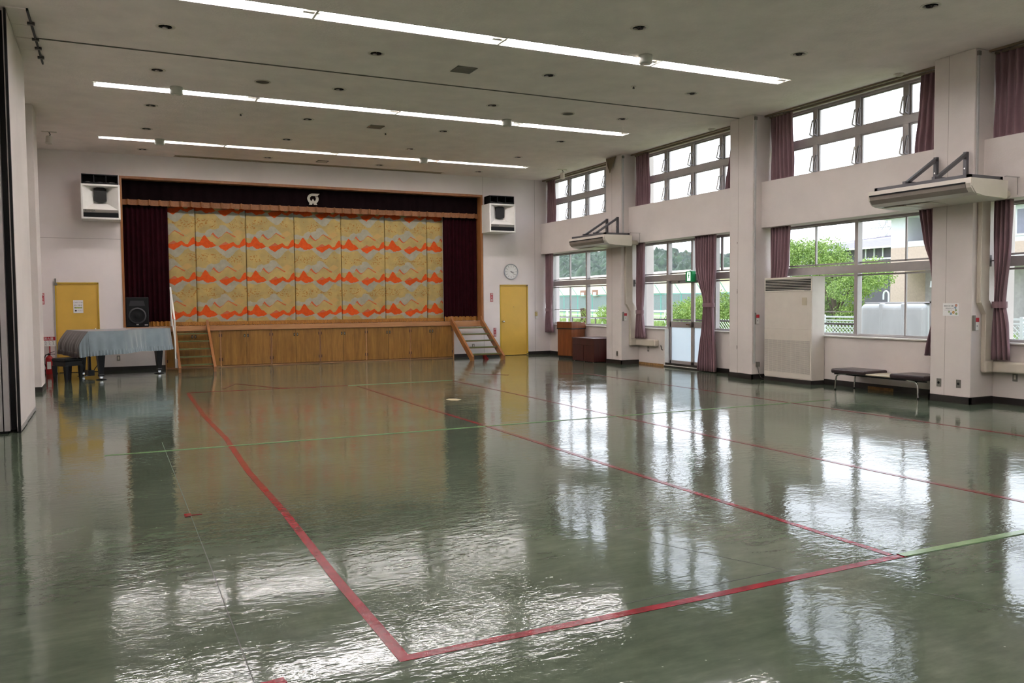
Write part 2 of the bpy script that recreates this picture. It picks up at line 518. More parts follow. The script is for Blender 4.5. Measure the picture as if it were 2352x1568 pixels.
FACE_RIGHT = (PI/2, 0, -PI/2)  # reads on a wall that faces -x

def holed(u0, u1, v0, v1, holes, conv):
    """flat sheet from u0..u1, v0..v1 with rectangular holes"""
    us = sorted({u0, u1} | {c for h in holes for c in (h[0], h[1]) if u0 < c < u1})
    vs = sorted({v0, v1} | {c for h in holes for c in (h[2], h[3]) if v0 < c < v1})
    mb = MB(); idx = {}
    def vid(i, j):
        if (i, j) not in idx:
            idx[(i, j)] = len(mb.v); mb.v.append(conv(us[i], vs[j]))
        return idx[(i, j)]
    for i in range(len(us)-1):
        for j in range(len(vs)-1):
            cu, cv = (us[i]+us[i+1])/2, (vs[j]+vs[j+1])/2
            if any(h[0] < cu < h[1] and h[2] < cv < h[3] for h in holes): continue
            mb.f.append([vid(i, j), vid(i+1, j), vid(i+1, j+1), vid(i, j+1)]); mb.m.append(0); mb.sm.append(False)
    return mb

# ================================================================ SETTING
fl = MB().box(XL-0.3, 11.9, YF-0.3, D+0.3, -0.15, 0.0).build('floor', m_floor)
tag(fl, 'glossy green-grey waxed floor of the hall', 'floor', kind='structure')

# light slots, downlights and grilles cut out of the ceiling
ROWS = [(9.868, 10.156, 'the row nearest the camera'), (14.351, 14.619, 'the middle row'), (18.872, 19.10, 'the row nearest the stage')]
HROWS = [(5.385, 5.673), (0.902, 1.19)]
LX0, LXS = -0.2, 2.4625
DL = []
for ri, y in enumerate([20.12, 17.76, 15.68, 13.30, 11.21, 8.82, 6.75]):
    for ci, x in enumerate([0.67, 3.36, 6.07, 8.76]):
        if ri == 5 and ci < 2: continue
        if ri == 6 and ci < 3: continue
        DL.append((x, y, ri, ci))
holes = [(LX0, LX0+4*LXS, a, b) for a, b, _ in ROWS] + [(LX0, LX0+4*LXS, a, b) for a, b in HROWS]
holes += [(x-0.078, x+0.078, y-0.078, y+0.078) for x, y, _, _ in DL]
SLOT = (1.36, 7.95, 20.60, 20.80)
holes.append(SLOT)
ce = holed(XL-0.2, 11.6, YF-0.2, D+0.2, holes, lambda u, v: (u, v, H))
ce.f = [f[::-1] for f in ce.f]
ceo = ce.build('ceiling', m_ceil, solid=0.02, off=-1.0)
tag(ceo, 'plastered ceiling with recessed lights', 'ceiling', kind='structure')
tag(bx(XL-0.2, 11.6, YF-0.2, D+0.2, H+0.3, H+0.4).build('ceiling', m_dark), 'roof slab above the ceiling', 'ceiling', kind='structure')
# long shallow groove in the ceiling before the stage
g = MB().box(SLOT[0]-.01, SLOT[1]+.01, SLOT[2]-.01, SLOT[3]+.01, H+0.006, H+0.02)
g.box(SLOT[0]-.02, SLOT[1]+.02, SLOT[3], SLOT[3]+.012, H-0.004, H+0.08).box(SLOT[0]-.02, SLOT[1]+.02, SLOT[2]-.012, SLOT[2], H-0.004, H+0.08)
tag(g.build('trim_1', mat('slot_brown', srgb(150, 134, 108), .8)), 'long beige slot in the ceiling in front of the stage', 'ceiling slot', kind='structure')
g = MB().box(-0.78, P-0.02, 12.335, 12.352, H-0.006, H+0.0).box(-0.78, P-0.02, 12.362, 12.375, H-0.006, H)
tag(g.build('trim_2', mat('track_grey', srgb(92, 88, 78), .7)), 'thin partition track line across the ceiling', 'ceiling track', kind='structure')

# back wall
DL1 = (-1.17, -0.30, 0.0, 2.015); DR1 = (9.70, 10.572, 0.0, 1.985)
bw = holed(XL-0.2, 11.6, 0, H+0.05, [(0.19, 9.19, 0.99, 4.44), (1.08, 8.29, 0, 0.99), DL1, DR1], lambda u, v: (u, D, v))
bwo = bw.build('wall_back', m_wallb, solid=0.16, off=-1.0)
tag(bwo, 'pale back wall around the stage opening', 'wall', kind='structure')
# faint panel joints of the back wall
g = MB()
for x in (9.205, 10.80): g.box(x, x+0.008, D-0.002, D, 0.1, H)
g.box(XL, 0.18, D-0.004, D, 2.995, 3.003)
tag(g.build('trim_3', mat('joint_grey', srgb(170, 160, 156), .8)), 'hairline joints in the back wall', 'wall joint', kind='structure')
# left wall and the column on it
tag(MB().box(XL-0.2, XL, YF, D, 0, H).build('wall_left', m_wall), 'pale left wall', 'wall', kind='structure')
tag(MB().box(XL-0.2, 11.6, YF-0.2, YF, 0, H).build('wall_front', m_wall), 'pale wall behind the camera', 'wall', kind='structure')
tag(MB().box(XL, -1.165, 16.39, 17.16, 0.09, H).build('trim_4', m_wall, bev=0.006), 'white column on the left wall', 'column', kind='structure')
tag(MB().box(XL, -1.158, 16.383, 17.167, 0, 0.09).build('baseboard_left', m_base), 'black base of the left column', 'baseboard', kind='structure')
tag(MB().box(XL, -1.45, 0, 11.1, 0, H).build('trim_5', m_wall), 'white wall pier beside the folded partition', 'wall pier', kind='structure')
# baseboards of the back wall
g = MB()
for a, b in ((XL, -1.17), (-0.30, 1.075), (8.295, 9.70), (10.572, WX)):
    g.box(a, b, D-0.012, D, 0, 0.092)
tag(g.build('baseboard_back', m_base), 'black baseboard along the back wall', 'baseboard', kind='structure')

# ---- right wall: bays between pillars
PIL = [(16.43, 17.09), (11.99, 12.63), (7.595, 8.23), (3.16, 3.80), (-1.275, -0.635)]
BAYS = [(17.09, D), (12.63, 16.43), (8.23, 11.99), (3.80, 7.595), (-0.635, 3.16), (YF, -1.275)]
DOORY = (13.80, 15.38)
rw = MB()
for k, (a, b) in enumerate(BAYS):
    if k == 1:
        rw.box(WX, 11.56, a, DOORY[0], 0, 0.845); rw.box(WX, 11.56, DOORY[1], b, 0, 0.845)
        rw.box(WX+0.02, 11.56, DOORY[0], DOORY[1], -0.02, 0.035)
    else:
        rw.box(WX, 11.56, a, b, 0, 0.845)
    rw.box(SPX, 11.36, a-0.01, b+0.01, 2.845, 3.70)
    rw.box(11.36, 11.56, a, b, 2.86, 3.76)
    rw.box(11.2, 11.56, a, b, H-0.02, H+0.1)
tag(rw.build('wall_right', m_wall, bev=0.004), 'pale window wall on the right', 'wall', kind='structure')
for k, (a, b) in enumerate(PIL):
    pm = MB().box(P, 11.72, a, b, 0.095, H)
    # fine vertical seams and a few chips in the paint
    o = pm.build('trim_%d' % (6+k), m_wall, bev=0.008)
    tag(o, ['pillar carrying the farther ceiling air conditioner', 'pillar left of the floor air conditioner', 'pillar with the flower notice', 'pillar beyond the right edge of the view', 'pillar behind the camera'][k], 'pillar', kind='structure')
g = MB()
for a, b in PIL:
    g.box(P-0.012, P+0.02, a-0.012, b+0.012, 0, 0.095)
    g.box(P-0.012, WX, a-0.012, a+0.01, 0, 0.095); g.box(P-0.012, WX, b-0.01, b+0.012, 0, 0.095)
for k, (a, b) in enumerate(BAYS):
    if k == 1:
        g.box(WX-0.012, WX, a, 15.40, 0, 0.095)
    else: g.box(WX-0.012, WX, a, b, 0, 0.095)
tag(g.build('baseboard_right', m_base), 'black baseboard along the window wall and pillars', 'baseboard', kind='structure')
tag(MB().box(WX-0.006, WX, 15.40, 16.42, 0, 0.05).box(WX-0.014, WX-.012, 9.25, 9.75, 0, 0.05).build('trim_11', m_soot), 'bare yellowed strip where the baseboard is missing', 'wall base', kind='structure')
g = MB()
for (a, b) in PIL[:3]:
    g.box(P-0.002, P, a+0.40, a+0.404, 0.1, H)
tag(g.build('trim_12', mat('joint_grey2', srgb(160, 148, 140), .8)), 'hairline joints in the pillar faces', 'wall joint', kind='structure')
g = MB()
for z, s_ in ((2.60, .012), (1.70, .01), (1.66, .016), (0.62, .012), (0.60, .018)):
    g.prism([(12.41-s_*.5, z), (12.41+s_*.4, z+s_), (12.41+s_*.3, z-3*s_), (12.41-s_*.2, z-2*s_)], 'x', P-0.003, P-0.0005)
tag(g.build('trim_13', mat('chipped_plaster', srgb(96, 84, 72), .9)), 'chipped paint spots on the pillar left of the floor air conditioner', 'paint chips', kind='structure')

# ---- windows
wi = 0
def window(k, a, b, kind):
    """kind low: two rows of two sliding pairs; clere: 2 x 4 tilted sashes"""
    global wi
    wi += 1
    names = ['bay beside the stage', 'bay with the glass door', 'bay above the floor air conditioner', 'bay at the right edge of the view', 'bay outside the view', 'bay behind the camera']
    q = [a+(b-a)*i/4 for i in range(5)]
    if kind == 'low':
        root = thing('window_%d' % wi, (GX, (a+b)/2, 0.845), 'large lower window, ' + names[k], 'window', kind='structure')
        f = MB(); zb, zt, z1, z2 = 0.86, 2.845, 1.94, 2.08
        door = (k == 1)
        f.box(GX-.05, GX+.06, a, b, zt-0.035, zt+0.02); f.box(GX-.05, GX+.06, a, a+.04, zb, zt); f.box(GX-.05, GX+.06, b-.04, b, zb, zt)
        f.box(GX-.06, GX+.05, a, b, z1, z2)
        if not door:
            f.box(GX-.05, GX+.06, a, b, zb-0.01, zb+0.035)
            f.box(GX-.055, GX+.055, q[2]-.035, q[2]+.035, zb, zt)
        else:
            f.box(GX-.05, GX+.06, a, DOORY[0], zb-0.01, zb+0.035); f.box(GX-.05, GX+.06, DOORY[1], b, zb-0.01, zb+0.035)
            for yy in (DOORY[0]-.03, 15.41): f.box(GX-.055, GX+.055, yy-.035, yy+.035, .035, zt)
            f.box(GX-.055, GX+.055, q[2]-.03, q[2]+.03, z2, zt)
        f.build('window_frame', m_alu, root, True, bev=0.003)
        MB().box(WX-0.035, GX-.03, a, DOORY[0] if door else b, 0.843, 0.866).build('window_sill', m_white, root, True, bev=0.003)
        if door: MB().box(WX-0.035, GX-.03, DOORY[1], b, 0.843, 0.866).build('window_sill', m_white, root, True, bev=0.003)
        if door: spans = [(a, q[1], z2, zt), (q[1], q[2], z2, zt), (q[2], 15.41, z2, zt), (15.41, b, z2, zt), (a, DOORY[0]-.03, zb, z1), (15.41, b, zb, z1)]
        else: spans = [(q[i], q[i+1], za, zc) for i in range(4) for za, zc in ((z2, zt), (zb, z1))]
        for n_, (ya, yb, za, zc) in enumerate(spans):
            off = 0.022 if (n_//2) % 2 else -0.012
            x = GX+off; s = MB(); w = .028
            za2, zc2 = za+.02, zc-.02
            s.box(x-.014, x+.014, ya, ya+w, za2, zc2); s.box(x-.014, x+.014, yb-w, yb, za2, zc2)
            s.box(x-.014, x+.014, ya, yb, za2, za2+w); s.box(x-.014, x+.014, ya, yb, zc2-w, zc2)
            if zc < 2 and (n_//2) in (3, 2) and not door and k in (0, 2): s.box(x-.008, x+.008, ya+w, yb-w, 1.27, 1.285)
            so = s.build('sash', m_alu, root, True, bev=0.002)
            MB().box(x-.002, x+.002, ya+w*.6, yb-w*.6, za2+w*.6, zc2-w*.6).build('pane', m_glass, so, True)
    else:
        root = thing('window_%d' % wi, (GX, (a+b)/2, 3.70), 'high clerestory window with tilted sashes, ' + names[k], 'window', kind='structure')
        zb, zt, z1, z2 = 3.72, 4.90, 4.26, 4.39
        f = MB()
        f.box(GX-.06, GX+.06, a, b, zt-.02, H-0.015); f.box(GX-.06, GX+.06, a, b, zb-.03, zb+.03)
        f.box(GX-.06, GX+.05, a, b, z1, z2)
        f.box(GX-.06, GX+.06, a, a+.04, zb, zt); f.box(GX-.06, GX+.06, b-.04, b, zb, zt)
        for i in (1, 2, 3): f.box(GX-.055, GX+.045, q[i]-.05, q[i]+.05, zb, zt)
        f.build('window_frame', m_alu, root, True, bev=0.003)
        for i in range(4):
            for za, zc in ((z2, zt-.02), (zb+.03, z1)):
                ya, yb = q[i]+.055, q[i+1]-.055
                hh = zc-za; t_ = math.radians(9)
                def X(z):  # hinged at mid height: foot swings outward
                    return GX-0.01+(zc-z)*math.tan(t_)*0.08
                s = MB()
                for yy in (ya, yb-.025): s.bar((X(za), yy+.0125, za), (X(zc), yy+.0125, zc), .025, .03)
                for zz in (za+.012, zc-.012): s.bar((X(zz), ya, zz), (X(zz), yb, zz), .03, .025)
                so = s.build('sash', m_alu, root, True)
                p = MB(); p.add([(X(za), ya, za), (X(za), yb, za), (X(zc), yb, zc), (X(zc), ya, zc)], [(0, 1, 2, 3)])
                p.build('pane', m_glass, so, True)
                for yy, mm in ((ya-.012, m_white), (yb+.012, m_alud)):  # lit and backlit look of the stays put into white and dark colours
                    st = MB(); zm = za+hh*.60
                    st.bar((GX-.075, yy, zm), (GX-.135, yy, za+.04), .014, .022, up=(0, 1, 0))
                    st.bar((GX-.135, yy, za+.045), (GX-.05, yy, za+.02), .014, .022)
                    st.bar((GX-.04, yy, zm+.01), (GX-.08, yy, zm), .014, .022)
                    st.build('window_stay', mm, root, True)
    return root
for k, (a, b) in enumerate(BAYS):
    window(k, a, b, 'low'); window(k, a, b, 'clere')

# glass double door
root = thing('door_1', (GX, 14.59, 0.035), 'double glass door with frosted lower panes', 'door', kind='structure')
ym = 14.54
for i, (ya, yb) in enumerate(((ym, DOORY[1]-.02), (DOORY[0], ym))):
    f = MB(); x = GX-.005
    f.box(x-.02, x+.02, ya, ya+.055, 0.04, 1.94); f.box(x-.02, x+.02, yb-.055, yb, 0.04, 1.94)
    f.box(x-.02, x+.02, ya, yb, 1.88, 1.94); f.box(x-.02, x+.02, ya, yb, 0.04, 0.15); f.box(x-.02, x+.02, ya, yb, 0.90, 1.03)
    lf = f.build('door_leaf', m_alu, root, True, bev=0.003)
    MB().box(x-.003, x+.003, ya+.05, yb-.05, 1.02, 1.89).build('pane', m_glass, lf, True)
    MB().box(x-.003, x+.003, ya+.05, yb-.05, 0.14, 0.91).build('frosted_pane', m_frost, lf, True)
    if i == 0:
        h = MB().cyl((x-.02, ym+.09, .965), (x-.07, ym+.09, .965), .012); h.bar((x-.07, ym+.03, .965), (x-.07, ym+.15, .97), .03, .018)
        h.build('door_handle', m_chrome, lf, True)
        h = MB().box(x-.075, x-.02, ya+.45, ya+.68, 1.895, 1.935); h.bar((x-.06, ya+.5, 1.94), (x-.05, ya+.75, 1.95), .02, .012)
        h.build('door_closer', m_grey, lf, True)
MB().box(WX-.03, GX+.06, DOORY[0]-.02, DOORY[1]+.02, 0.03, 0.045).build('door_sill', m_white, root, True)
MB().box(WX-.02, GX-.05, DOORY[1]-.016, DOORY[1]-.001, 0.046, 0.85).build('door_jamb', m_white, root, True)
MB().box(WX-.02, GX-.05, DOORY[0]+.001, DOORY[0]+.016, 0.046, 0.85).build('door_jamb', m_white, root, True)

# yellow doors
def ydoor(n, r, label, knob_right, frame_l):
    x0, x1, z0, z1 = r
    root = thing('door_%d' % n, ((x0+x1)/2, D, 0), label, 'door', kind='structure')
    f = MB(); y0, y1 = D-0.012, D+.08; w = .03
    f.box(x0, x0+w, y0, y1, 0, z1); f.box(x1-w, x1, y0, y1, 0, z1); f.box(x0, x1, y0, y1, z1-w, z1)
    f.build('door_frame', m_yel2, root, True)
    MB().box(x0+w, x1-w, D+.012, D+.05, 0.01, z1-w-.004).build('door_panel', m_yel, root, True, bev=0.002)
    kx = x1-.09 if knob_right else x0+.10
    MB().lathe([(0, -.075), (.02, -.073), (.028, -.06), (.026, -.045), (.012, -.035), (.011, -.01), (.03, -.008), (.03, .0), (0, 0)], (kx, D+.012, 0.955), 16, axis='y').build('door_knob', m_chrome, root, True)
    MB().box(x0+.002, x1-.002, D+.055, D+.15, 0.0, z1-.002).build('door_light_block', m_dark, root, True)  # dark box added behind the panel to stop light leaking in
    return root
dl = ydoor(2, DL1, 'yellow door left of the stage, behind the piano', True, 1)
dr = ydoor(3, DR1, 'yellow door right of the stage, under the clock', False, 0)
g = MB().box(DL1[0]-.012, DL1[0]+.05, D-.05, D-.012, 1.95, 2.0); g.box(DL1[0]+.0, DL1[0]+.03, D-.03, D-.006, 1.98, 2.10)
g.build('door_closer_bracket', m_grey, dl, True)
MB().box(DL1[0]-.035, DL1[0], D-.014, D, 0, 2.03).build('door_side_channel', m_alu, dl, True)
for xx, zz in ((DR1[1]-.05, 1.945), (DR1[1]-.05, .012)):
    MB().box(xx, xx+.045, D-.018, D-.004, zz, zz+.03).build('pivot_hinge', m_alud, dr, True)
MB().cyl((10.13, D+.012, 1.36), (10.13, D+.004, 1.36), .008, n=10).build('peephole', m_alud, dr, True)

# ================================================================ STAGE
# proscenium frame
root = thing('trim_20', (4.69, D, 0.99), 'orange-brown wooden frame around the stage opening', 'stage frame', kind='structure')
g = MB(); y0, y1 = D-.015, D+.38
g.box(0.185, 0.235, y0, y1, 0.99, 4.38); g.box(9.135, 9.195, y0, y1, 0.99, 4.38); g.box(0.185, 9.195, y0, y1, 4.38, 4.44)
g.build('trim_21', wd_frame, root, True, bev=0.002)
# unseen stage box behind the curtains, added so no light enters
g = MB(); g.box(0.0, 9.4, D+3.0, D+3.1, 0, H); g.box(0.0, 0.1, D+.16, D+3.0, 0, H); g.box(9.3, 9.4, D+.16, D+3.0, 0, H); g.box(0, 9.4, D+.16, D+3.1, H, H+.1)
tag(g.build('wall_stage_light_block', m_dark), 'unseen dark stage walls behind the curtains, added to keep light out', 'wall', kind='structure')
sp = thing('stage_platform', (4.7, D, 0), 'wooden stage platform edge above the storage cabinets', 'stage')
MB().box(0.2, 9.18, D+.002, D+2.9, 0.90, 0.985).build('stage_deck', wd_trim, sp, True)
MB().box(1.06, 8.31, D-.05, D, 0.875, 0.99).build('fascia_board', wd_trim, sp, True, bev=0.004)
MB().box(8.31, 9.19, D-.02, D-.001, 0.84, 0.99).build('fascia_board', wd_trim, sp, True, bev=0.004)
MB().box(0.235, 1.06, D-.02, D, 0.90, 0.99).build('fascia_board', wd_trim, sp, True, bev=0.004)
MB().box(1.05, 1.078, D-.03, D+.02, 0, 0.875).build('end_post', wd_trim, sp, True)
MB().box(8.265, 8.30, D-.03, D+.02, 0, 0.875).build('end_post', wd_trim, sp, True)
# cabinets under the stage
CAB = [(1.078, 1.685, 2.272), (2.297, 2.879, 3.452), (3.490, 4.070, 4.652), (4.690, 5.262, 5.853), (5.878, 6.461, 7.050), (7.070, 7.652, 8.262)]
CN = ['leftmost, behind the left stage stairs', 'second from the left', 'third from the left', 'third from the right', 'second from the right', 'rightmost, beside the right stage stairs']
for i, (a, c, b) in enumerate(CAB):
    cb = thing('storage_cabinet', ((a+b)/2, D, 0), 'teak storage cabinet built in under the stage, ' + CN[i], 'cabinet', 'storage cabinets under the stage front')
    g = MB(); g.box(a-.012, a, D-.024, D+.4, 0.0, 0.875); g.box(b, b+.012, D-.024, D+.4, 0, 0.875); g.box(a, b, D-.0, D+.4, 0, 0.02); g.box(a, b, D+.38, D+.4, 0, .875)
    g.build('body', wd_trim, cb, True)
    for x0, x1, sgn in ((a+.003, c-.003, 1), (c+.003, b-.003, -1)):
        dr_ = MB().box(x0, x1, D-.02, D+.0, 0.03, 0.868).build('door', wd_cab, cb, True, bev=0.002)
        hx = x1-.035 if sgn > 0 else x0+.035
        h = MB().box(hx-.018, hx+.018, D-.026, D-.02, 0.70, 0.775, 0); h.box(hx-.008, hx+.008, D-.028, D-.0255, 0.712, 0.763, 1)
        h.build('recessed_pull', [m_black, m_grey], dr_, True)
        ex = x0+.012 if sgn > 0 else x1-.012
        for zz in (0.14, 0.72):
            MB().box(ex-.01, ex+.01, D-.025, D-.02, zz, zz+.07).build('hinge', wd_dark, dr_, True)

# curtains on the stage
def wavy(x0, x1, y, z0, z1, n, amp, nz=6, ph=0.0, per=10):
    nu = int(n*per)
    def fn(u, v):
        x = x0+(x1-x0)*u
        return (x, y+amp*math.sin(2*PI*n*u+ph)+amp*.4*math.sin(2*PI*n*u*.37+1.3+v*.6), z0+(z1-z0)*v)
    return MB().grid(fn, nu, nz)
seams = [1.813, 2.98, 4.158, 5.352, 6.525, 7.707]
def pf(u, v):
    x = 1.16+(8.17-1.16)*u; z = 1.06+(3.93-1.06)*v
    y = D+.40
    for s_ in seams:
        d = abs(x-s_)
        if d < .016: y += .04*(1-d/.016)
        y -= .014*math.exp(-((d-.05)/.06)**2)*(1-v*.6)
    y += .008*math.sin(x*5.1+z*1.3)
    # small pucker near the right edge of the cloth
    r = math.hypot((x-7.707)/.35, (z-1.93)/.25)
    y += .025*math.exp(-r*r)*math.cos(6*math.atan2(z-1.93, x-7.707))
    return (x, y, z)
xs_n = 1800
stc = thing('stage_curtain', (4.66, D+.4, 0.99), 'closed stage curtain with repeating orange and yellow mountain pattern', 'stage curtain')
MB().grid(pf, xs_n, 40).build('curtain_cloth', m_pattern, stc, True)
def fringe(x0, x1, y, z0, z1, n, amp, ph=0):
    nu = int((x1-x0)*120)
    rnd = random.Random(int(x0*100)+5)
    pr_ = [rnd.uniform(-1, 1) for _ in range(nu+2)]
    def fn(u, v):
        i = int(u*nu)
        x = x0+(x1-x0)*u
        a = amp*math.sin(2*PI*n*u+ph)+.004*pr_[i]
        return (x, y+a-(1-v)*.012*abs(pr_[i]), z0+(z1-z0)*v+(.012*pr_[i] if v == 0 else 0))
    return MB().grid(fn, nu, 4)
fringe(1.17, 8.16, D+.335, 0.992, 1.085, 21, .012).build('gold_fringe', m_gold, stc, True)
MB().box(1.157, 1.172, D+.385, D+.41, 1.08, 3.9).build('edge_binding', m_cream, stc, True)
MB().box(8.158, 8.172, D+.385, D+.41, 1.08, 3.9).build('edge_binding', m_cream, stc, True)
for x0, x1, side in ((0.245, 1.20, 'left'), (8.14, 9.125, 'right')):
    t_ = thing('side_curtain', ((x0+x1)/2, D+.28, 0.99), 'dark maroon velvet leg curtain at the %s side of the stage' % side, 'stage curtain', 'maroon leg curtains')
    wavy(x0, x1, D+.28, 1.10, 3.95, 9, .035).build('curtain_cloth', m_maroon, t_, True)
    xa, xb = (0.76, 1.19) if side == 'left' else (8.15, 9.11)
    fringe(xa, xb, D+.262, 0.992, 1.115, 5, .02).build('gold_fringe', m_gold, t_, True)
    if side == 'left':
        fringe(0.25, 0.76, D+.262, 0.992, 1.115, 3, .02, 1).build('gold_fringe', m_gold, t_, True)
vl = thing('stage_valance', (4.69, D+.2, 3.8), 'dark velvet valance with gold fringe and emblem above the stage', 'valance')
wavy(0.24, 9.13, D+.21, 3.90, 4.38, 38, .012, per=8).build('valance_cloth', m_valance, vl, True)
def fr2(u, v):
    x = 0.24+(9.13-.24)*u
    ph = (u*39) % 1.0
    b = .05*math.exp(-((ph-.5)/.10)**2)
    return (x, D+.185-b-.008*(1-v), 3.805+(3.935-3.805)*v+b*.15)
MB().grid(fr2, 39*14, 4).build('gold_fringe', m_goldband, vl, True)
EM = [(1480,370),(850,365),(650,440),(540,560),(480,700),(470,800),(500,920),(560,1030),(650,1150),(610,1280),(850,1280),(930,1090),(1000,1280),(1270,1280),(1200,1150),(1310,1030),(1370,900),(1385,780),(1360,680),(1320,600),(1090,592),(1140,660),(1165,760),(1150,880),(1070,1000),(930,790),(790,1000),(710,900),(685,790),(700,690),(760,610),(850,565),(1300,562),(1350,480)]
ep = [(4.457+(x-470)/1010.0*.317, 4.273-(y-365)/915.0*.283) for x, y in EM][::-1]
em = MB().prism(ep, 'y', D+.165, D+.178).build('emblem', mat('emblem_white', srgb(176, 170, 156), .6), vl, True)

# stage monitor loudspeaker
sk = thing('stage_loudspeaker', (.48, D+.12, .99), 'black floor loudspeaker standing at the left end of the stage', 'loudspeaker')
MB().box(.245, .725, D-.01, D+.22, .992, 1.68).build('cabinet', m_black, sk, True, bev=0.02)
MB().lathe([(0, -.02), (.03, -.022), (.05, -.018), (.14, .004), (.165, -.012), (.185, -.008), (.19, 0)], (.48, D-.012, 1.25), 32, axis='y').build('woofer', m_black, sk, True)
MB().lathe([(.158, -.016), (.19, -.016), (.19, -.004), (.158, -.004)], (.48, D-.012, 1.25), 32, axis='y').build('woofer_ring', mat('ring_grey', srgb(58, 58, 60), .4), sk, True)
g = MB(); g.prism([(.31, 1.48), (.65, 1.48), (.62, 1.60), (.34, 1.60)], 'y', D-.016, D-.008); g.build('horn_mouth', mat('horn_dark', srgb(34, 34, 36), .5), sk, True)
MB().box(.455, .505, D-.017, D-.01, 1.035, 1.075).build('badge', m_chrome, sk, True)
MB().box(.63, .70, D-.014, D-.01, 1.03, 1.045).build('label_strip', m_paper, sk, True)

# stage stairs
def stairs(x0, x1, label, grp, rail):
    t_ = thing('stage_stairs', ((x0+x1)/2, 20.1, 0), label, 'stairs', grp)
    ya, yb = 19.36, 20.84
    for xx in (x0, x1-.055):
        poly = [(ya, 0), (ya+.13, 0), (yb+.0, .90), (yb+.0, 1.13), (yb-.10, 1.02), (ya, .115)]
        MB().prism(poly, 'x', xx, xx+.055).build('stringer', wd_stair, t_, True, bev=0.004)
    for i in range(5):
        z = .135+.165*i; y = ya+.10+(z-.10)*1.50
        tr_ = MB().box(x0+.05, x1-.05, y-.02, y+.21, z, z+.028).build('tread', wd_stair, t_, True)
        MB().box(x0+.052, x1-.052, y-.026, y+.20, z+.012, z+.034).build('tread_cover', m_tread, tr_, True)
    if rail:
        xr = x0-.035
        r = MB()
        r.box(xr-.014, xr+.018, 19.68, 19.72, 0.11, 1.18)
        r.box(xr-.014, xr+.018, 20.86, 20.90, 1.0, 1.91)
        r.bar((xr, 19.69, 1.17), (xr, 20.88, 1.90), .035, .04)
        r.bar((xr, 19.69, .62), (xr, 20.88, 1.35), .02, .03)
        r.box(xr-.014, xr+.05, 19.66, 19.76, .10, .30)
        r.build('handrail', m_white, t_, True, bev=0.003)
    return t_
stairs(1.235, 2.02, 'wooden stairs with a white handrail at the left of the stage', 'stage stairs', True)
stairs(8.20, 9.13, 'wooden stairs without a rail at the right of the stage', 'stage stairs', False)
# red wedge under the right stairs
tag(MB().prism([(8.72, 0), (8.84, 0), (8.76, .11), (8.70, .13)], 'y', 19.75, 19.85).build('door_wedge', m_red), 'small red wedge lying under the right stage stairs', 'wedge')

# wall horn loudspeakers with their front baffle
def wallspeaker(x0, label):
    w, z0, z1, yf = .775, 3.39, 4.155, 20.34
    t_ = thing('wall_loudspeaker', (x0+w/2, D, z0), label, 'loudspeaker', 'horn loudspeakers beside the stage')
    x1 = x0+w; b = .04
    g = MB()
    g.box(x0, x0+b, yf, D-.0, z0, z1); g.box(x1-b, x1, yf, D, z0, z1); g.box(x0+b, x1-b, yf, D, z1-b, z1); g.box(x0+b, x1-b, yf, D, z0, z0+b)
    g.box(x0+b, x1-b, D-.03, D, z0+b, z1-b)
    g.build('cabinet', m_white, t_, True, bev=0.006)
    hx0, hx1, hz0, hz1 = x0+b, x1-b, z0+.21, z1-b
    cx = x0+w*.49; tx0, tx1, tz0, tz1 = cx-.125, cx+.125, z0+.37, z1-.06
    yb = yf+.20
    h = MB()
    o = [(hx0, yf+.01, hz0), (hx1, yf+.01, hz0), (hx1, yf+.01, hz1), (hx0, yf+.01, hz1)]
    i = [(tx0, yb, tz0), (tx1, yb, tz0), (tx1, yb, tz1), (tx0, yb, tz1)]
    h.add(o+i, [(0, 1, 5, 4), (1, 2, 6, 5), (2, 3, 7, 6), (3, 0, 4, 7), (4, 5, 6, 7)])
    h.build('horn_flare', m_white, t_, True)
    # woofer slot: circle cut by two straight sides
    pts = []
    for a in range(0, 9): 
        t2 = math.radians(50+10*a); pts.append((cx+.175*math.cos(t2)*1.12, z0+.545+.175*math.sin(t2)))
    for a in range(0, 9):
        t2 = math.radians(230+10*a); pts.append((cx+.175*math.cos(t2)*1.12, z0+.545+.175*math.sin(t2)))
    MB().prism(pts[::-1], 'y', yb-.055, yb-.015).build('driver_opening', mat('speaker_cone', srgb(30, 29, 27), .6), t_, True)
    MB().box(hx0, hx1, yf+.004, yf+.03, z0+.145, z0+.21).build('name_strip', m_grey, t_, True)
    MB().box(hx0, hx1, yf+.006, yf+.03, z0+.045, z0+.14).build('port_slot', m_black, t_, True)
    text('RAMSA', .055, (x0+.175, yf+.003, z0+.178), FACE_BACK, m_ink, t_, sx=1.15)
    # tweeter horn on top
    q = MB(); zt0, zt1 = z1+.005, z1+.215; xa, xb = x0+.02, x1-.03
    q.box(xa, xb, yf+.02, D-.15, zt1-.02, zt1); q.box(xa, xb, yf+.02, D-.15, zt0, zt0+.03); q.box(xa, xa+.015, yf+.02, D-.15, zt0, zt1); q.box(xb-.015, xb, yf+.02, D-.15, zt0, zt1)
    q.box(xa, xb, D-.25, D-.15, zt0, zt1)
    for k in (1, 2):
        xm = xa+(xb-xa)*k/3; q.box(xm-.008, xm+.008, yf+.05, D-.2, zt0+.02, zt1-.02)
    tw = q.build('tweeter_horn', m_black, t_, True)
    for k in range(3):
        xc = xa+(xb-xa)*(k+.5)/3; hw = (xb-xa)/6-.012
        cells = MB()
        cells.grid(lambda u, v: (xc-hw+2*hw*u, yf+.03+.22*v, zt0+.034+.05*(v)*(1-(2*u-1)**2)), 12, 4)
        cells.build('horn_cell', m_grey, tw, True)
    return t_
wallspeaker(-.585, 'white horn loudspeaker with black top horn, left of the stage')
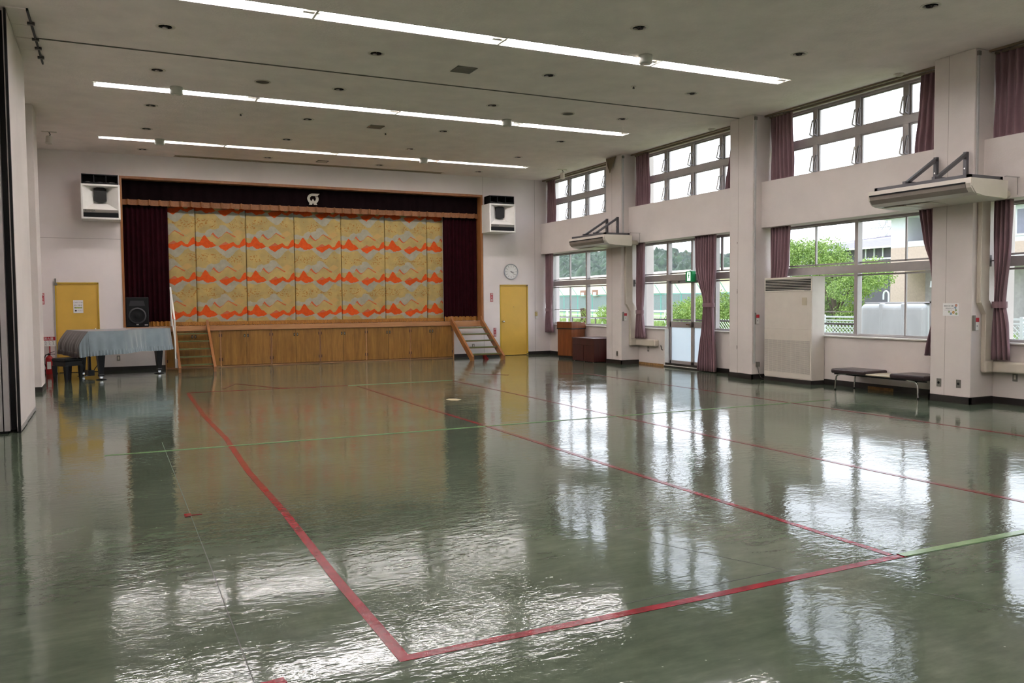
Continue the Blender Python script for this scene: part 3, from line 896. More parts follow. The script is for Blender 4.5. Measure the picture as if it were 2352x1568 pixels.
wallspeaker(9.165, 'white horn loudspeaker with black top horn, right of the stage')

# clock
ck = thing('wall_clock', (10.043, D, 2.345), 'round white wall clock above the right yellow door', 'clock')
C0 = (10.043, D, 2.345)
MB().lathe([(.205, 0), (.22, -.012), (.218, -.035), (.205, -.045), (.195, -.04), (.193, -.018)], C0, 40, axis='y').build('rim', mat('silver_rim', srgb(176, 178, 182), .35, .5), ck, True)
MB().cyl((C0[0], D, C0[2]), (C0[0], D-.02, C0[2]), .196, n=40).build('dial', m_paper, ck, True)
g = MB()
for k in range(12):
    a = PI*2*k/12
    g.bar((C0[0]+.155*math.sin(a), D-.022, C0[2]+.155*math.cos(a)), (C0[0]+.172*math.sin(a), D-.022, C0[2]+.172*math.cos(a)), .012, .002, up=(0, 1, 0))
g.build('hour_marks', m_ink, ck, True)
for k in range(1, 13):
    a = PI*2*k/12
    text(str(k), .032, (C0[0]+.132*math.sin(a), D-.022, C0[2]+.132*math.cos(a)), FACE_BACK, m_ink, ck, 'numeral')
for nm, a, L_, w_ in (('hour_hand', math.radians(100), .09, .012), ('minute_hand', math.radians(128), .135, .008)):
    MB().bar((C0[0]-.02*math.sin(a), D-.026, C0[2]-.02*math.cos(a)), (C0[0]+L_*math.sin(a), D-.026, C0[2]+L_*math.cos(a)), w_, .003, up=(0, 1, 0)).build(nm, m_ink, ck, True)

# red extinguisher tags with the characters of the photo
def vtag(x0, x1, z0, z1, label):
    t_ = thing('extinguisher_sign', ((x0+x1)/2, D, z0), label, 'sign', 'red vertical signs')
    MB().box(x0, x1, D-.006, D, z0, z1).build('sign_plate', m_redtag, t_, True)
    for k, ch in enumerate('消火器'):
        text(ch, .075, ((x0+x1)/2, D-.0075, z1-(z1-z0)*(k+.5)/3), FACE_BACK, m_paper, t_, 'character', sx=.9)
vtag(9.406, 9.488, 1.51, 1.755, 'red vertical sign at head height between stage and right door')
vtag(9.497, 9.577, .54, .785, 'red vertical sign low down beside the right stage stairs')
vtag(-1.46, -1.378, 1.53, 1.78, 'red vertical sign left of the left yellow door')
st = thing('extinguisher_sign', (-1.30, D-.1, 0), 'red and white sign on a red post behind the fire extinguisher', 'sign')
MB().box(-1.42, -1.185, D-.13, D-.12, .735, .815).build('sign_top', m_redtag, st, True)
MB().box(-1.42, -1.185, D-.13, D-.12, .61, .735).build('sign_panel', m_paper, st, True)
text('消火器', .062, (-1.315, D-.132, .772), FACE_BACK, m_paper, st, 'characters')
for k in range(3):
    g = MB(); cx = -1.375+.072*k
    g.tube([(cx-.02, D-.132, .70), (cx, D-.133, .715), (cx+.015, D-.133, .69), (cx-.005, D-.133, .65), (cx+.022, D-.133, .635)], .003, 6)
    g.build('pictogram', m_ink, st, True)
MB().box(-1.312, -1.288, D-.125, D-.11, .0, .62).build('post', m_red, st, True)
MB().box(-1.42, -1.16, D-.20, D-.03, 0.0, .02).build('base_tray', m_black, st, True)
ex = thing('fire_extinguisher', (-1.30, 20.62, 0), 'red fire extinguisher standing behind the piano stool', 'fire extinguisher')
EXC = (-1.305, 20.60, 0)
MB().lathe([(0, .0), (.07, .0), (.075, .01), (.075, .33), (.07, .365), (.045, .395), (.022, .405), (.022, .42), (0, .42)], EXC, 24).build('cylinder', m_red, ex, True)
g = MB().cyl((-1.305, 20.6, .42), (-1.305, 20.6, .45), .02); g.bar((-1.33, 20.6, .455), (-1.20, 20.58, .50), .02, .012); g.bar((-1.33, 20.6, .445), (-1.19, 20.58, .44), .02, .012)
g.build('valve_lever', m_black, ex, True)
MB().tube([(-1.31, 20.58, .44), (-1.37, 20.57, .43), (-1.395, 20.56, .36), (-1.39, 20.555, .24), (-1.37, 20.55, .17)], .011).build('hose', m_black, ex, True)
MB().box(-1.345, -1.27, 20.52, 20.53, .12, .28).build('label_plate', m_paper, ex, True)

# paper on the left yellow door
pp = thing('door_notice', (-.72, D, 1.33), 'white paper notice stuck on the left yellow door', 'notice')
MB().box(-.82, -.622, D+.008, D+.0119, 1.33, 1.62).build('sheet', m_paper, pp, True)
text('このドアの', .038, (-.725, D+.007, 1.565), FACE_BACK, m_ink, pp)
text('前に物を', .042, (-.72, D+.007, 1.50), FACE_BACK, mat('ink_grey', srgb(120, 110, 110), .7), pp)
MB().box(-.79, -.65, D+.006, D+.008, 1.437, 1.458).build('highlight_bar', mat('lime_marker', srgb(178, 196, 40), .6), pp, True)
text('置かないで', .034, (-.72, D+.0055, 1.447), FACE_BACK, m_ink, pp)
MB().lathe([(0, -.002), (.02, -.002), (.02, 0)], (-.772, D+.008, 1.385), 12, axis='y').build('pictogram', m_ink, pp, True)
text('ください', .030, (-.695, D+.007, 1.385), FACE_BACK, m_ink, pp)

# small wall devices on the back wall
wp = thing('wall_handset', (10.84, D, 1.02), 'small beige and white flashlight box on the wall right of the door', 'wall device')
MB().box(10.80, 10.86, D-.05, D, 1.10, 1.22).build('lamp_body', mat('brass_beige', srgb(190, 168, 104), .4), wp, True, bev=0.012)
MB().cyl((10.83, D-.035, 1.2), (10.83, D-.035, 1.245), .02, n=14).build('lamp_head', m_beige, wp, True)
MB().box(10.815, 10.88, D-.04, D, 1.015, 1.095).build('holder', m_white, wp, True, bev=0.004)
def outlet(x, z, label, face='back', y=None, w=.072, h=.118, xw=None):
    if face == 'back':
        o = thing('wall_outlet', (x, D, z), label, 'outlet', 'wall outlets')
        MB().box(x-w/2, x+w/2, D-.008, D, z-h/2, z+h/2).build('cover_plate', m_grey, o, True, bev=0.003)
        MB().box(x-.016, x+.016, D-.011, D-.008, z-.035, z+.035).build('socket', m_offw, o, True)
    else:
        o = thing('wall_outlet', (xw, y, z), label, 'outlet', 'wall outlets')
        MB().box(xw-.008, xw, y-w/2, y+w/2, z-h/2, z+h/2).build('cover_plate', m_grey, o, True, bev=0.003)
        if 'jack' in label: MB().cyl((xw-.008, y, z), (xw-.012, y, z), .018, n=16).build('socket', m_black, o, True)
        else: MB().box(xw-.011, xw-.008, y-.014, y+.014, z-.03, z+.03).build('socket', m_offw if 'low wall' in label else m_alud, o, True)
    return o
outlet(.062, .29, 'metal outlet plate on the back wall behind the piano')
outlet(8.88, .30, 'outlet plate on the back wall seen through the right stage stairs')
outlet(0, .275, 'metal plate with a round jack on the flower notice pillar', 'right', 8.08, xw=P)
outlet(0, .28, 'metal outlet plate beside the jack on the flower notice pillar', 'right', 7.77, xw=P)
outlet(0, .25, 'outlet plate low on the pillar right of the dark chest', 'right', 16.61, xw=P)
outlet(0, .37, 'outlet plate on the low wall under the beige duct end by the glass door', 'right', 16.03, xw=WX)
outlet(0, .39, 'outlet plate on the low wall under the duct at the right edge', 'right', 7.27, xw=WX)
ht = tag(MB().tube([(WX-.002, 15.52, .44), (WX-.03, 15.50, .47), (WX-.03, 15.48, .43), (WX-.03, 15.47, .39), (WX-.002, 15.46, .37)], .012).build('gas_tap', m_alud), 'small dark tap on the low wall left of the glass door', 'tap')

# ================================================================ CEILING THINGS
m_troff = mat('lamp_trough_white', srgb(236, 234, 228), .4, var=.01)
m_tube = emis('fluorescent_tube', (1.0, 0.955, 0.98, 1), LAMP)
def lamp_unit(x0, ya, yb, L):
    w = yb-ya; t_ = thing('fluorescent_light', (x0+L/2, (ya+yb)/2, H), 'x', 'ceiling light', 'long fluorescent ceiling lights')
    g = MB(); x1 = x0+L; zt = H+.085
    g.add([(x0, ya, H+.002), (x1, ya, H+.002), (x1, ya+.05, zt), (x0, ya+.05, zt)], [(0, 1, 2, 3)])
    g.add([(x0, yb, H+.002), (x1, yb, H+.002), (x1, yb-.05, zt), (x0, yb-.05, zt)], [(3, 2, 1, 0)])
    g.add([(x0, ya+.05, zt), (x1, ya+.05, zt), (x1, yb-.05, zt), (x0, yb-.05, zt)], [(0, 1, 2, 3)])
    g.box(x0, x0+.014, ya, yb, H-.006, zt); g.box(x1-.014, x1, ya, yb, H-.006, zt)
    g.build('reflector', m_troff, t_, True)
    MB().box(x0, x1, ya-.012, ya, H-.008, H+.0).box(x0, x1, yb, yb+.012, H-.008, H+.0).build('frame', m_white, t_, True)
    yc = (ya+yb)/2
    MB().cyl((x0+.05, yc, H+.038), (x1-.15, yc, H+.038), .019, n=10).build('tube_lamp', m_tube, t_, True)
    for a, b in ((x0+.012, x0+.05), (x1-.15, x1-.012)):
        MB().box(a, b, yc-.03, yc+.03, H+.012, H+.08).build('lamp_holder', m_white, t_, True)
    return t_
first = None
for (ya, yb, rn) in ROWS:
    for k in range(4):
        lab = 'fluorescent ceiling light, %s unit in %s' % (['leftmost', 'second', 'third', 'rightmost'][k], rn)
        u = lamp_unit(LX0+k*LXS, ya, yb, LXS); u['label'] = lab
for ya, yb in HROWS:
    for k in range(4):
        u = lamp_unit(LX0+k*LXS, ya, yb, LXS)
        u['label'] = 'fluorescent ceiling light, %s unit in the %s row behind the view' % (['leftmost', 'second', 'third', 'rightmost'][k], 'first' if ya > 3 else 'second')
# downlights
m_dlr = mat('downlight_reflector', srgb(150, 140, 140), .25, .8, var=.15)
def downlight(loc):
    t_ = thing('recessed_downlight', loc, 'x', 'downlight', 'round recessed downlights')
    parts = []
    parts.append(MB().lathe([(.085, -.004), (.112, -.006), (.118, 0.0), (.085, .004), (.085, -.004)], (0, 0, 0), 28).build('trim_ring', m_offw, t_))
    parts.append(MB().lathe([(.085, 0), (.078, .05), (.06, .10), (.0, .10)], (0, 0, 0), 28).build('reflector_cone', m_dlr, t_))
    b = MB()
    for k in range(3):
        a = k*PI/3+.3; b.bar((.075*math.cos(a), .075*math.sin(a), .018), (-.075*math.cos(a), -.075*math.sin(a), .018), .006, .03)
    parts.append(b.build('baffle', m_black, t_))
    parts.append(MB().lathe([(0, .035), (.02, .04), (.032, .065), (.02, .10)], (0, 0, 0), 14).build('lamp_bulb', m_offw, t_))
    KIDS[t_] = parts
    return t_
ordn = ['first', 'second', 'third', 'fourth', 'fifth', 'sixth', 'seventh']
d0 = None
for x, y, ri, ci in DL:
    lab = 'round ceiling downlight, %s row from the stage, %s column from the left' % (ordn[ri], ordn[ci])
    if d0 is None:
        d0 = downlight((x, y, H)); d0['label'] = lab
    else: dup(d0, (x, y, H), lab)
# vents
for x, y, lab, s_ in ((4.76, 11.44, 'square grey ceiling grille between the near and middle light rows', .31), (4.70, 15.80, 'square grey ceiling grille between the middle and far light rows', .28), (4.64, 20.12, 'pale square ceiling grille nearest the stage', .26)):
    t_ = thing('ceiling_vent', (x, y, H), lab, 'vent', 'square ceiling vents')
    g = MB(); h = s_/2
    g.box(x-h, x+h, y-h, y-h+.02, H-.012, H); g.box(x-h, x+h, y+h-.02, y+h, H-.012, H); g.box(x-h, x-h+.02, y-h, y+h, H-.012, H); g.box(x+h-.02, x+h, y-h, y+h, H-.012, H)
    g.build('frame', m_grey, t_, True)
    MB().box(x-h+.02, x+h-.02, y-h+.02, y+h-.02, H-.002, H+.0).build('backing', m_dark, t_, True)
    g = MB()
    n_ = 12
    for k in range(n_):
        yy = y-h+.03+(s_-.06)*k/(n_-1); g.bar((x-h+.02, yy, H-.008), (x+h-.02, yy, H-.008), .014, .003)
    g.build('slats', m_grey if s_ > .27 else m_beige, t_, True)
# ceiling speakers (dark discs)
for x, y, lab in ((2.17, 13.33, 'dark round ceiling loudspeaker left of centre above the middle light row'), (7.59, 13.31, 'dark round ceiling loudspeaker right of centre before the middle light row')):
    t_ = thing('ceiling_loudspeaker', (x, y, H), lab, 'ceiling speaker', 'dark round ceiling loudspeakers')
    MB().lathe([(.11, 0), (.125, -.004), (.12, -.012), (.105, -.012), (.1, -.004)], (x, y, H), 28).build('rim', m_beige, t_, True)
    MB().cyl((x, y, H), (x, y, H-.006), .104, n=28).build('grille', mat('brown_grille', srgb(86, 78, 66), .7), t_, True)
# white cylinders hanging beside the light rows (emergency lamps)
for x, y, lab in ((.986, 14.22, 'white cylindrical sensor hanging at the left end of the middle light row'), (.952, 18.78, 'white cylindrical sensor hanging at the left end of the far light row'),
                  (6.82, 9.76, 'white cylindrical sensor hanging beside the near light row'), (6.79, 14.24, 'white cylindrical sensor hanging near the right end of the middle light row'), (6.75, 18.78, 'white cylindrical sensor hanging near the right end of the far light row')):
    t_ = thing('ceiling_sensor', (x, y, H), lab, 'ceiling sensor', 'white ceiling sensors')
    MB().lathe([(0, 0), (.095, 0), (.098, -.02), (.098, -.10), (.085, -.115), (.03, -.118), (0, -.118)][::-1], (x, y, H), 24).build('housing', mat('sensor_white', srgb(190, 190, 180), .5), t_, True)
    MB().lathe([(0, -.135), (.03, -.13), (.045, -.118)], (x, y, H), 18).build('lens', m_offw, t_, True)
for x, y, lab in ((2.16, 15.70, 'small ceiling sprinkler plate left, between middle and far rows'), (7.61, 11.22, 'small ceiling sprinkler plate right, between near and middle rows'), (5.05, 16.3, 'tiny white ceiling detector beside the middle grille')):
    t_ = thing('sprinkler', (x, y, H), lab, 'sprinkler', 'small ceiling sprinklers')
    MB().cyl((x, y, H), (x, y, H-.008), .045, n=18).build('plate', m_offw, t_, True)
    MB().cyl((x, y, H-.008), (x, y, H-.04), .012, .018, n=10).build('nozzle', m_alud, t_, True)
for x, y, lab in ((10.94, 8.96, 'pale smoke detector by the nearest clerestory window'), (10.92, 13.33, 'pale smoke detector by the pillar left of the floor air conditioner')):
    t_ = thing('smoke_detector', (x, y, H), lab, 'smoke detector', 'smoke detectors')
    MB().lathe([(.0, -.03), (.05, -.028), (.075, -.012), (.08, 0)], (x, y, H), 24).build('base', m_offw, t_, True)
    MB().lathe([(.03, -.034), (.045, -.034), (.05, -.026)], (x, y, H), 18).build('sensor_ring', m_beige, t_, True)
for x, y, lab in ((-1.06, 18.8, 'small white spotlight on a ceiling track at the far left'), (10.62, 18.93, 'small white camera hanging from the ceiling beside the stage end window')):
    t_ = thing('ceiling_spotlight', (x, y, H), lab, 'spotlight')
    MB().box(x-.13, x+.13, y-.02, y+.02, H-.015, H).build('track', m_offw, t_, True)
    MB().tube([(x, y, H-.012), (x+.02, y, H-.06), (x, y, H-.10)], .01, 8).build('stem', m_alud, t_, True)
    MB().cyl((x, y-.0, H-.10), (x-.01, y-.03, H-.24), .055, .06, n=18).build('lamp_head', m_offw, t_, True)

# folded partition and its pocket ceiling on the left
fp = thing('folding_partition', (-1.3, 12.4, 0), 'white folded partition panels stacked at the far left edge', 'partition')
for nm, y0, y1, x1 in (('panel', 11.30, 12.10, -1.035), ('panel', 12.12, 12.92, -1.045), ('panel', 12.94, 13.56, -1.05)):
    MB().box(-1.075, x1, y0, y1, .06, H-.01).build(nm, m_wall, fp, True, bev=.004)
    MB().box(-1.072, x1+.004, y0, y1, .01, .06).build('panel_foot', m_alu, fp, True)
for k, (x0, x1, mm, y) in enumerate(((-1.064, -1.056, m_alu, 11.235), (-1.135, -1.076, m_black, 11.34), (-1.195, -1.137, m_alu, 11.22), (-1.206, -1.196, m_black, 11.25), (-1.30, -1.207, m_alu, 11.22), (-1.315, -1.302, m_black, 11.25), (-1.42, -1.317, m_alu, 11.24))):
    MB().box(x0, x1, y, 13.0, .03, H-.01).build('leaf_and_gap_shade', mm, fp, True)  # wide black strip paints the shade of the deep gap between leaves
MB().box(-1.055, -1.03, 11.225, 11.29, .0, H-.01).build('leading_post', m_black, fp, True)
MB().box(-1.38, -1.17, 11.235, 13.1, 0.0, .03).build('bottom_track', m_black, fp, True)
tr_ = thing('partition_track', (-.92, 12.35, H), 'ceiling plates with a black edge rail above the folded partition', 'ceiling track')
for y0, y1 in ((11.19, 11.80), (11.81, 12.33), (12.38, 12.92), (12.93, 13.52)):
    MB().box(-1.03, -.825, y0, y1, H-.012, H).build('cover_plate', m_ceil, tr_, True)
MB().box(-.822, -.80, 11.17, 13.54, H-.03, H).build('edge_rail', m_black, tr_, True)
for y in (11.68, 12.34, 12.75, 13.2):
    MB().box(-.85, -.77, y-.025, y+.025, H-.04, H-.01).build('roller_bracket', m_alud, tr_, True)

# ================================================================ FLOOR TAPE
STK = [0]
def strip(pts, w, label, matl, grp):
    g = MB()
    P2 = [Vector((a, b, 0)) for a, b in pts]
    L_, R_ = [], []
    for i, p in enumerate(P2):
        d = (P2[min(i+1, len(P2)-1)]-P2[max(i-1, 0)]).normalized(); n = Vector((-d.y, d.x, 0))*w/2
        L_.append(p+n); R_.append(p-n)
    n_ = len(P2)
    STK[0] += 1; zt = .0012+.00025*STK[0]
    vs = [(q.x, q.y, zt) for q in L_]+[(q.x, q.y, zt) for q in R_]
    g.add(vs, [(i, n_+i, n_+i+1, i+1) for i in range(n_-1)])
    b = [(q[0], q[1], 0.0002) for q in vs]
    g.add(vs+b, [(i, i+1, 2*n_+i+1, 2*n_+i) for i in range(n_-1)]+[(n_+i+1, n_+i, 3*n_+i, 3*n_+i+1) for i in range(n_-1)])
    o = g.build('floor_tape', matl)
    return tag(o, label, 'floor tape', grp)
R_ = 'red court lines taped on the floor'; G_ = 'pale green lines taped on the floor'
strip([(1.085, 14.97), (1.05, 11.6), (1.085, 9.6), (1.04, 7.6), (1.06, 6.0), (1.045, 4.4), (1.057, 3.235)], .055, 'long red floor line running from the stage side to the near corner', m_tred, R_)
strip([(1.03, 3.262), (2.5, 3.262), (4.10, 3.282)], .055, 'near red floor line crossing in front, from the corner to the green line', m_tred, R_)
strip([(3.943, 14.63), (3.96, 11.5), (4.017, 8.9), (4.02, 6), (4.04, 3.32)], .05, 'second long red floor line, ending at the near green line', m_tred, R_)
strip([(5.81, 14.68), (5.86, 12.0), (5.86, 8.7), (5.92, 5.0), (5.965, 3.7), (5.97, 1.0)], .05, 'third long red floor line, passing right of centre', m_tred, R_)
strip([(8.80, 14.7), (8.843, 11.17), (8.822, 8.96), (8.83, 5.58), (8.83, 1.0)], .05, 'rightmost long red floor line, nearest the bench', m_tred, R_)
strip([(1.70, 15.34), (2.02, 16.24)], .05, 'short red floor line, left arm of the peak near the stage', m_tred, R_)
strip([(2.02, 16.24), (2.62, 15.0), (3.2, 14.75)], .045, 'short red floor line, right arm of the peak near the stage', m_tred, R_)
strip([(1.08, 14.97), (2.5, 14.9), (3.8, 14.80)], .02, 'faint thin red floor line joining the two long lines near the stage', m_tred, R_)
strip([(6.7, 15.95), (7.26, 15.25)], .05, 'short red floor mark in front of the right stage stairs', m_tred, R_)
strip([(8.3, 14.95), (8.727, 14.72)], .04, 'short red floor mark in front of the dark chest', m_tred, R_)
strip([(.43, 6.255), (.43, 6.165)], .045, 'small red square of tape on the floor crack at the left', m_tred, R_)
strip([(.45, 6.21), (.525, 6.20)], .012, 'thin red dash beside the small red tape square', m_tred, R_)
strip([(.35, 3.25), (.57, 3.28)], .055, 'red tape end at the bottom edge left of the near corner', m_tred, R_)
strip([(-.127, 9.10), (4.6, 9.04), (9.56, 8.967)], .028, 'long pale green floor line crossing the middle of the hall', m_tgrn, G_)
strip([(3.81, 14.80), (5.84, 14.77)], .035, 'pale green floor line near the stage between two red lines', m_tgrn, G_)
strip([(4.08, 3.285), (4.6, 3.275), (6.4, 3.25), (8.8, 3.24)], .055, 'near pale green floor line leaving the view at the right', m_tgrn, G_)
g = MB()
for (xa, ya), (xb, yb) in (((.43, 9.7), (.445, 7.0)), ((.445, 7.0), (.455, 5.02)), ((.455, 5.02), (.458, 2.6)), ((0.458, 3.05), (1.9, 3.36)), ((1.9, 3.36), (3.3, 3.40)), ((3.62, 2.9), (4.3, 1.6)), ((3.3, 3.40), (2.9, 4.3))):
    g.bar((xa, ya, .0002), (xb, yb, .0002), .005, .0012)
tag(g.build('trim_30', mat('floor_joint', srgb(52, 60, 48), .5)), 'thin cracks and joints in the floor', 'floor joint', kind='structure')
g = MB(); g.prism([(4.60, 11.72), (4.69, 11.66), (4.79, 11.75), (4.76, 11.9), (4.66, 11.95), (4.57, 11.85)], 'z', .0002, .0014)
tag(g.build('floor_scuff', mat('pale_scuff', srgb(196, 176, 140), .4)), 'small pale patch on the floor before the right stage stairs', 'floor patch')

# ================================================================ PIANO
PR = math.radians(16.4)
pn = thing('grand_piano', (-.477, 18.33, 0), 'black grand piano under a satin cover left of the stage', 'piano', rotz=PR)
TOP = [(0, 0), (.55, 0)]+[(.55+.85*k/8, .62*(1-math.cos(PI*k/8))/2) for k in range(1, 9)]+[(1.72, .70), (1.88, .84), (1.95, 1.02), (1.955, 1.25), (1.90, 1.46), (1.76, 1.545), (0, 1.545)]
case = [(max(.0, u*.975), .03+v*.96) for u, v in TOP]
MB().prism(case, 'z', .62, .94).build('case', m_blk, pn)
MB().box(-.13, .02, .04, 1.50, .60, .72).build('key_bed', m_blk, pn)
def pleg(x, y):
    g = MB(); vs = ((.62, .085), (.52, .08), (.50, .07), (.12, .04), (.10, .048), (.07, .048))
    for i in range(len(vs)-1):
        (z0, r0), (z1, r1) = vs[i], vs[i+1]
        g.add([(x-r0, y-r0, z0), (x+r0, y-r0, z0), (x+r0, y+r0, z0), (x-r0, y+r0, z0), (x-r1, y-r1, z1), (x+r1, y-r1, z1), (x+r1, y+r1, z1), (x-r1, y+r1, z1)], [(0, 4, 5, 1), (1, 5, 6, 2), (2, 6, 7, 3), (3, 7, 4, 0)])
    lg = g.build('leg', m_blk, pn)
    c = MB(); c.box(x-.03, x+.03, y-.03, y+.03, .04, .07); c.cyl((x-.02, y, .03), (x+.02, y, .03), .028, n=14)
    c.build('caster', m_chrome, lg)
    MB().lathe([(0, .001), (.10, .001), (.105, .004), (.07, .014), (.05, .008), (0, .008)], (x, y, 0), 20).build('caster_cup', m_black, lg)
pleg(.25, .12); pleg(.25, 1.42); pleg(1.62, .80)
g = MB().box(.16, .28, .67, .93, .05, .16); g.cyl((.22, .73, .15), (.22, .75, .62), .016); g.cyl((.22, .87, .15), (.22, .85, .62), .016); g.box(.20, .24, .75, .85, .15, .62)
g.cyl((.28, .80, .12), (.62, .80, .60), .008)
ly = g.build('pedal_lyre', m_blk, pn)
for k in range(3): MB().bar((.16, .73+.07*k, .055), (.05, .73+.07*k, .04), .025, .012).build('pedal', m_chrome, ly)
# the cover: flat top, sloping flap over the keys, skirt with a ruffle
cv = thing('piano_cover', (-.477, 18.33, .0), 'blue-grey satin cover with a ruffled hem draped over the grand piano', 'piano cover', rotz=PR)
tp = [(u*1.005, v-.01 if v < .5 else v+.005) for u, v in TOP]
tm = MB(); tm.add([(x, y, .985+.004*math.sin(x*9+y*3)) for x, y in tp], [tuple(range(len(tp)))])
tm.build('top_panel', m_satint, cv)
def dense(pl, step=.03):
    out = []
    for i in range(len(pl)-1):
        a, b = Vector(pl[i]), Vector(pl[i+1]); n_ = max(1, int((b-a).length/step))
        for k in range(n_): out.append(a.lerp(b, k/n_))
    out.append(Vector(pl[-1])); return out
def skirt(path, zt, zb, m_, name, amp=.012, fold=5.0):
    def off(s_): return amp*math.sin(s_*fold*2*PI)+amp*.6*math.sin(s_*3.1*2+1)+amp*.5*math.sin(s_*19+.4)
    for nm, rows, step, ruf in ((name, 8, .02, False), ('ruffle', 3, .008, True)):
        pl = dense(path, step); n_ = len(pl); vs = []
        cum = [0]
        for i in range(1, n_): cum.append(cum[-1]+(pl[i]-pl[i-1]).length)
        for jx in range(rows+1):
            v = jx/rows
            for i, p in enumerate(pl):
                d = (pl[min(i+1, n_-1)]-pl[max(i-1, 0)]).normalized(); nn = Vector((d.y, -d.x)); s_ = cum[i]; zb_ = zb(s_)
                if ruf:
                    q = p+nn*(.034+.012*v+off(s_)+.010*math.sin(s_*2*PI/.062)*(.3+v)+.004*math.sin(s_*2*PI/.023)*v); z = zb_+.004-.10*v
                else:
                    q = p+nn*(.004+.03*v+off(s_)*v); z = zt+(zb_-zt)*v
                vs.append((q.x, q.y, z))
        fs = [(a*n_+i, a*n_+i+1, (a+1)*n_+i+1, (a+1)*n_+i) for a in range(rows) for i in range(n_-1)]
        MB().add(vs, fs, 0, True).build(nm, m_, cv)
def hem(s_):
    return .585+.02*math.sin(s_*2.6)+.04*max(0, min(1, (s_-.7)/.5))
skirt(tp[:-1], .985, hem, m_satin, 'front_skirt')
skirt([tp[-2], tp[-1]], .985, lambda s_: .62, m_satin, 'rear_skirt')
prof = [(0, .985), (-.06, .91), (-.12, .82), (-.165, .735), (-.18, .66), (-.178, .59)]
def pz(k):
    k = k*(len(prof)-1); i = min(int(k), len(prof)-2); f_ = k-i
    return prof[i][0]*(1-f_)+prof[i+1][0]*f_, prof[i][1]*(1-f_)+prof[i+1][1]*f_
def flap(u, v):
    x, z = pz(v); return (x-.012*v*math.sin(u*22)-.008*v*math.sin(u*51), -.012+1.565*u, z-.05*v*v*(1-u)*.6)
MB().grid(flap, 80, 20).build('keyboard_flap', m_satind, cv)
MB().grid(lambda u, v: (-.188-.014*v*math.sin(u*2*PI*24)-.012*math.sin(u*22), -.012+1.565*u, .592-.03*(1-u)-.10*v), 400, 3).build('ruffle', m_satind, cv)
for y_, sg in ((-.012, -1), (1.553, 1)):
    def gus(u, v, y_=y_, sg=sg):
        x, z = pz(u); zb = .50-.03*math.sin(u*3); return (x, y_+sg*.03*v*(1+.5*math.sin(u*25)), z+(zb-z)*v)
    MB().grid(gus, 30, 8).build('side_gusset', m_satin, cv)

# piano stool
ps = thing('piano_stool', (-.86, 18.49, 0), 'square black piano stool in front of the keyboard', 'stool', rotz=math.radians(-50))
MB().box(-.20, .20, -.20, .20, .395, .47).build('seat_pad', m_blk, ps, bev=0.025, seg=3)
MB().box(-.185, .185, -.185, .185, .31, .40).build('apron', m_blk, ps)
for sx_ in (-1, 1):
    for sy_ in (-1, 1):
        g = MB(); a, b = .035, .02; cx, cy = sx_*.16, sy_*.16
        g.add([(cx-b, cy-b, 0), (cx+b, cy-b, 0), (cx+b, cy+b, 0), (cx-b, cy+b, 0), (cx-a, cy-a, .32), (cx+a, cy-a, .32), (cx+a, cy+a, .32), (cx-a, cy+a, .32)], [(0, 3, 2, 1), (4, 5, 6, 7), (0, 1, 5, 4), (1, 2, 6, 5), (2, 3, 7, 6), (3, 0, 4, 7)])
        g.build('leg', m_blk, ps)

# ================================================================ RIGHT SIDE FURNITURE
# lectern, turned a little
lc = thing('lectern', (10.739, 18.697, 0), 'reddish-brown wooden lectern by the window beside the stage', 'lectern', rotz=math.radians(14.3))
g = MB(); w_, d_ = .49, .534
g.box(0, w_, 0, d_, .07, .945)
g.build('body', wd_lect, lc, bev=0.004)
MB().box(.02, w_-.02, .02, d_-.02, 0, .07).build('plinth', m_base, lc)
g = MB(); poly = [(-.012, .80), (-.012, .965), (.10, .972), (.22, .968), (.36, .945), (.46, .91), (.505, .885), (.505, .80)]
g.prism(poly, 'y', -.012, d_+.012); g.build('desk_top', wd_lect, lc, bev=0.003)
MB().box(-.015, w_+.015, -.015, d_+.015, .775, .80).build('black_band', m_base, lc)
# low dark chest
ch = thing('wooden_chest', (10.86, 17.72, 0), 'low dark brown wooden chest in front of the lectern', 'chest')
MB().box(10.50, 11.22, 17.20, 18.24, .015, .565).build('body', wd_dark, ch, True, bev=0.004)
MB().box(10.49, 11.23, 17.19, 18.25, .565, .59).build('lid', wd_dark, ch, True, bev=0.004)
MB().box(10.494, 10.50, 17.21, 18.23, .41, .415).build('drawer_line', m_black, ch, True)
MB().box(10.494, 10.50, 17.69, 17.695, .03, .41).build('door_gap', m_black, ch, True)
for y in (17.25, 17.68, 18.15): MB().box(10.52, 10.56, y, y+.04, 0, .015).build('foot', m_chrome, ch, True)

# floor air conditioner
ac = thing('floor_air_conditioner', (11.1, 11.27, 0), 'tall cream floor-standing air conditioner against the window wall', 'air conditioner')
x0, x1, y0, y1 = 10.955, 11.265, 10.69, 11.85
g = MB()
g.box(x0+.012, x1, y0, y1, .07, 1.90); g.box(x0, x0+.012, y0, y1, 1.868, 1.90); g.box(x0, x0+.012, y0, y0+.022, 1.665, 1.868); g.box(x0, x0+.012, y1-.022, y1, 1.665, 1.868); g.box(x0, x0+.012, y0, y1, 1.64, 1.665)
g.build('housing', m_acw, ac, True, bev=0.004)
MB().box(x0, x1-.01, y0+.003, y1-.003, .0, .072).build('plinth', m_base, ac, True)
MB().box(x0+.006, x0+.0125, y0+.022, y1-.022, 1.665, 1.868).build('outlet_recess', m_black, ac, True)
for k in range(7):
    z = 1.682+.0285*k
    MB().box(x0-.002, x0+.008, y0+.022, y1-.022, z, z+.008).build('louvre', m_acw, ac, True)
MB().box(x0+.002, x0+.012, y0+.004, y1-.004, .975, 1.636).build('front_panel', m_acw, ac, True, bev=0.002)
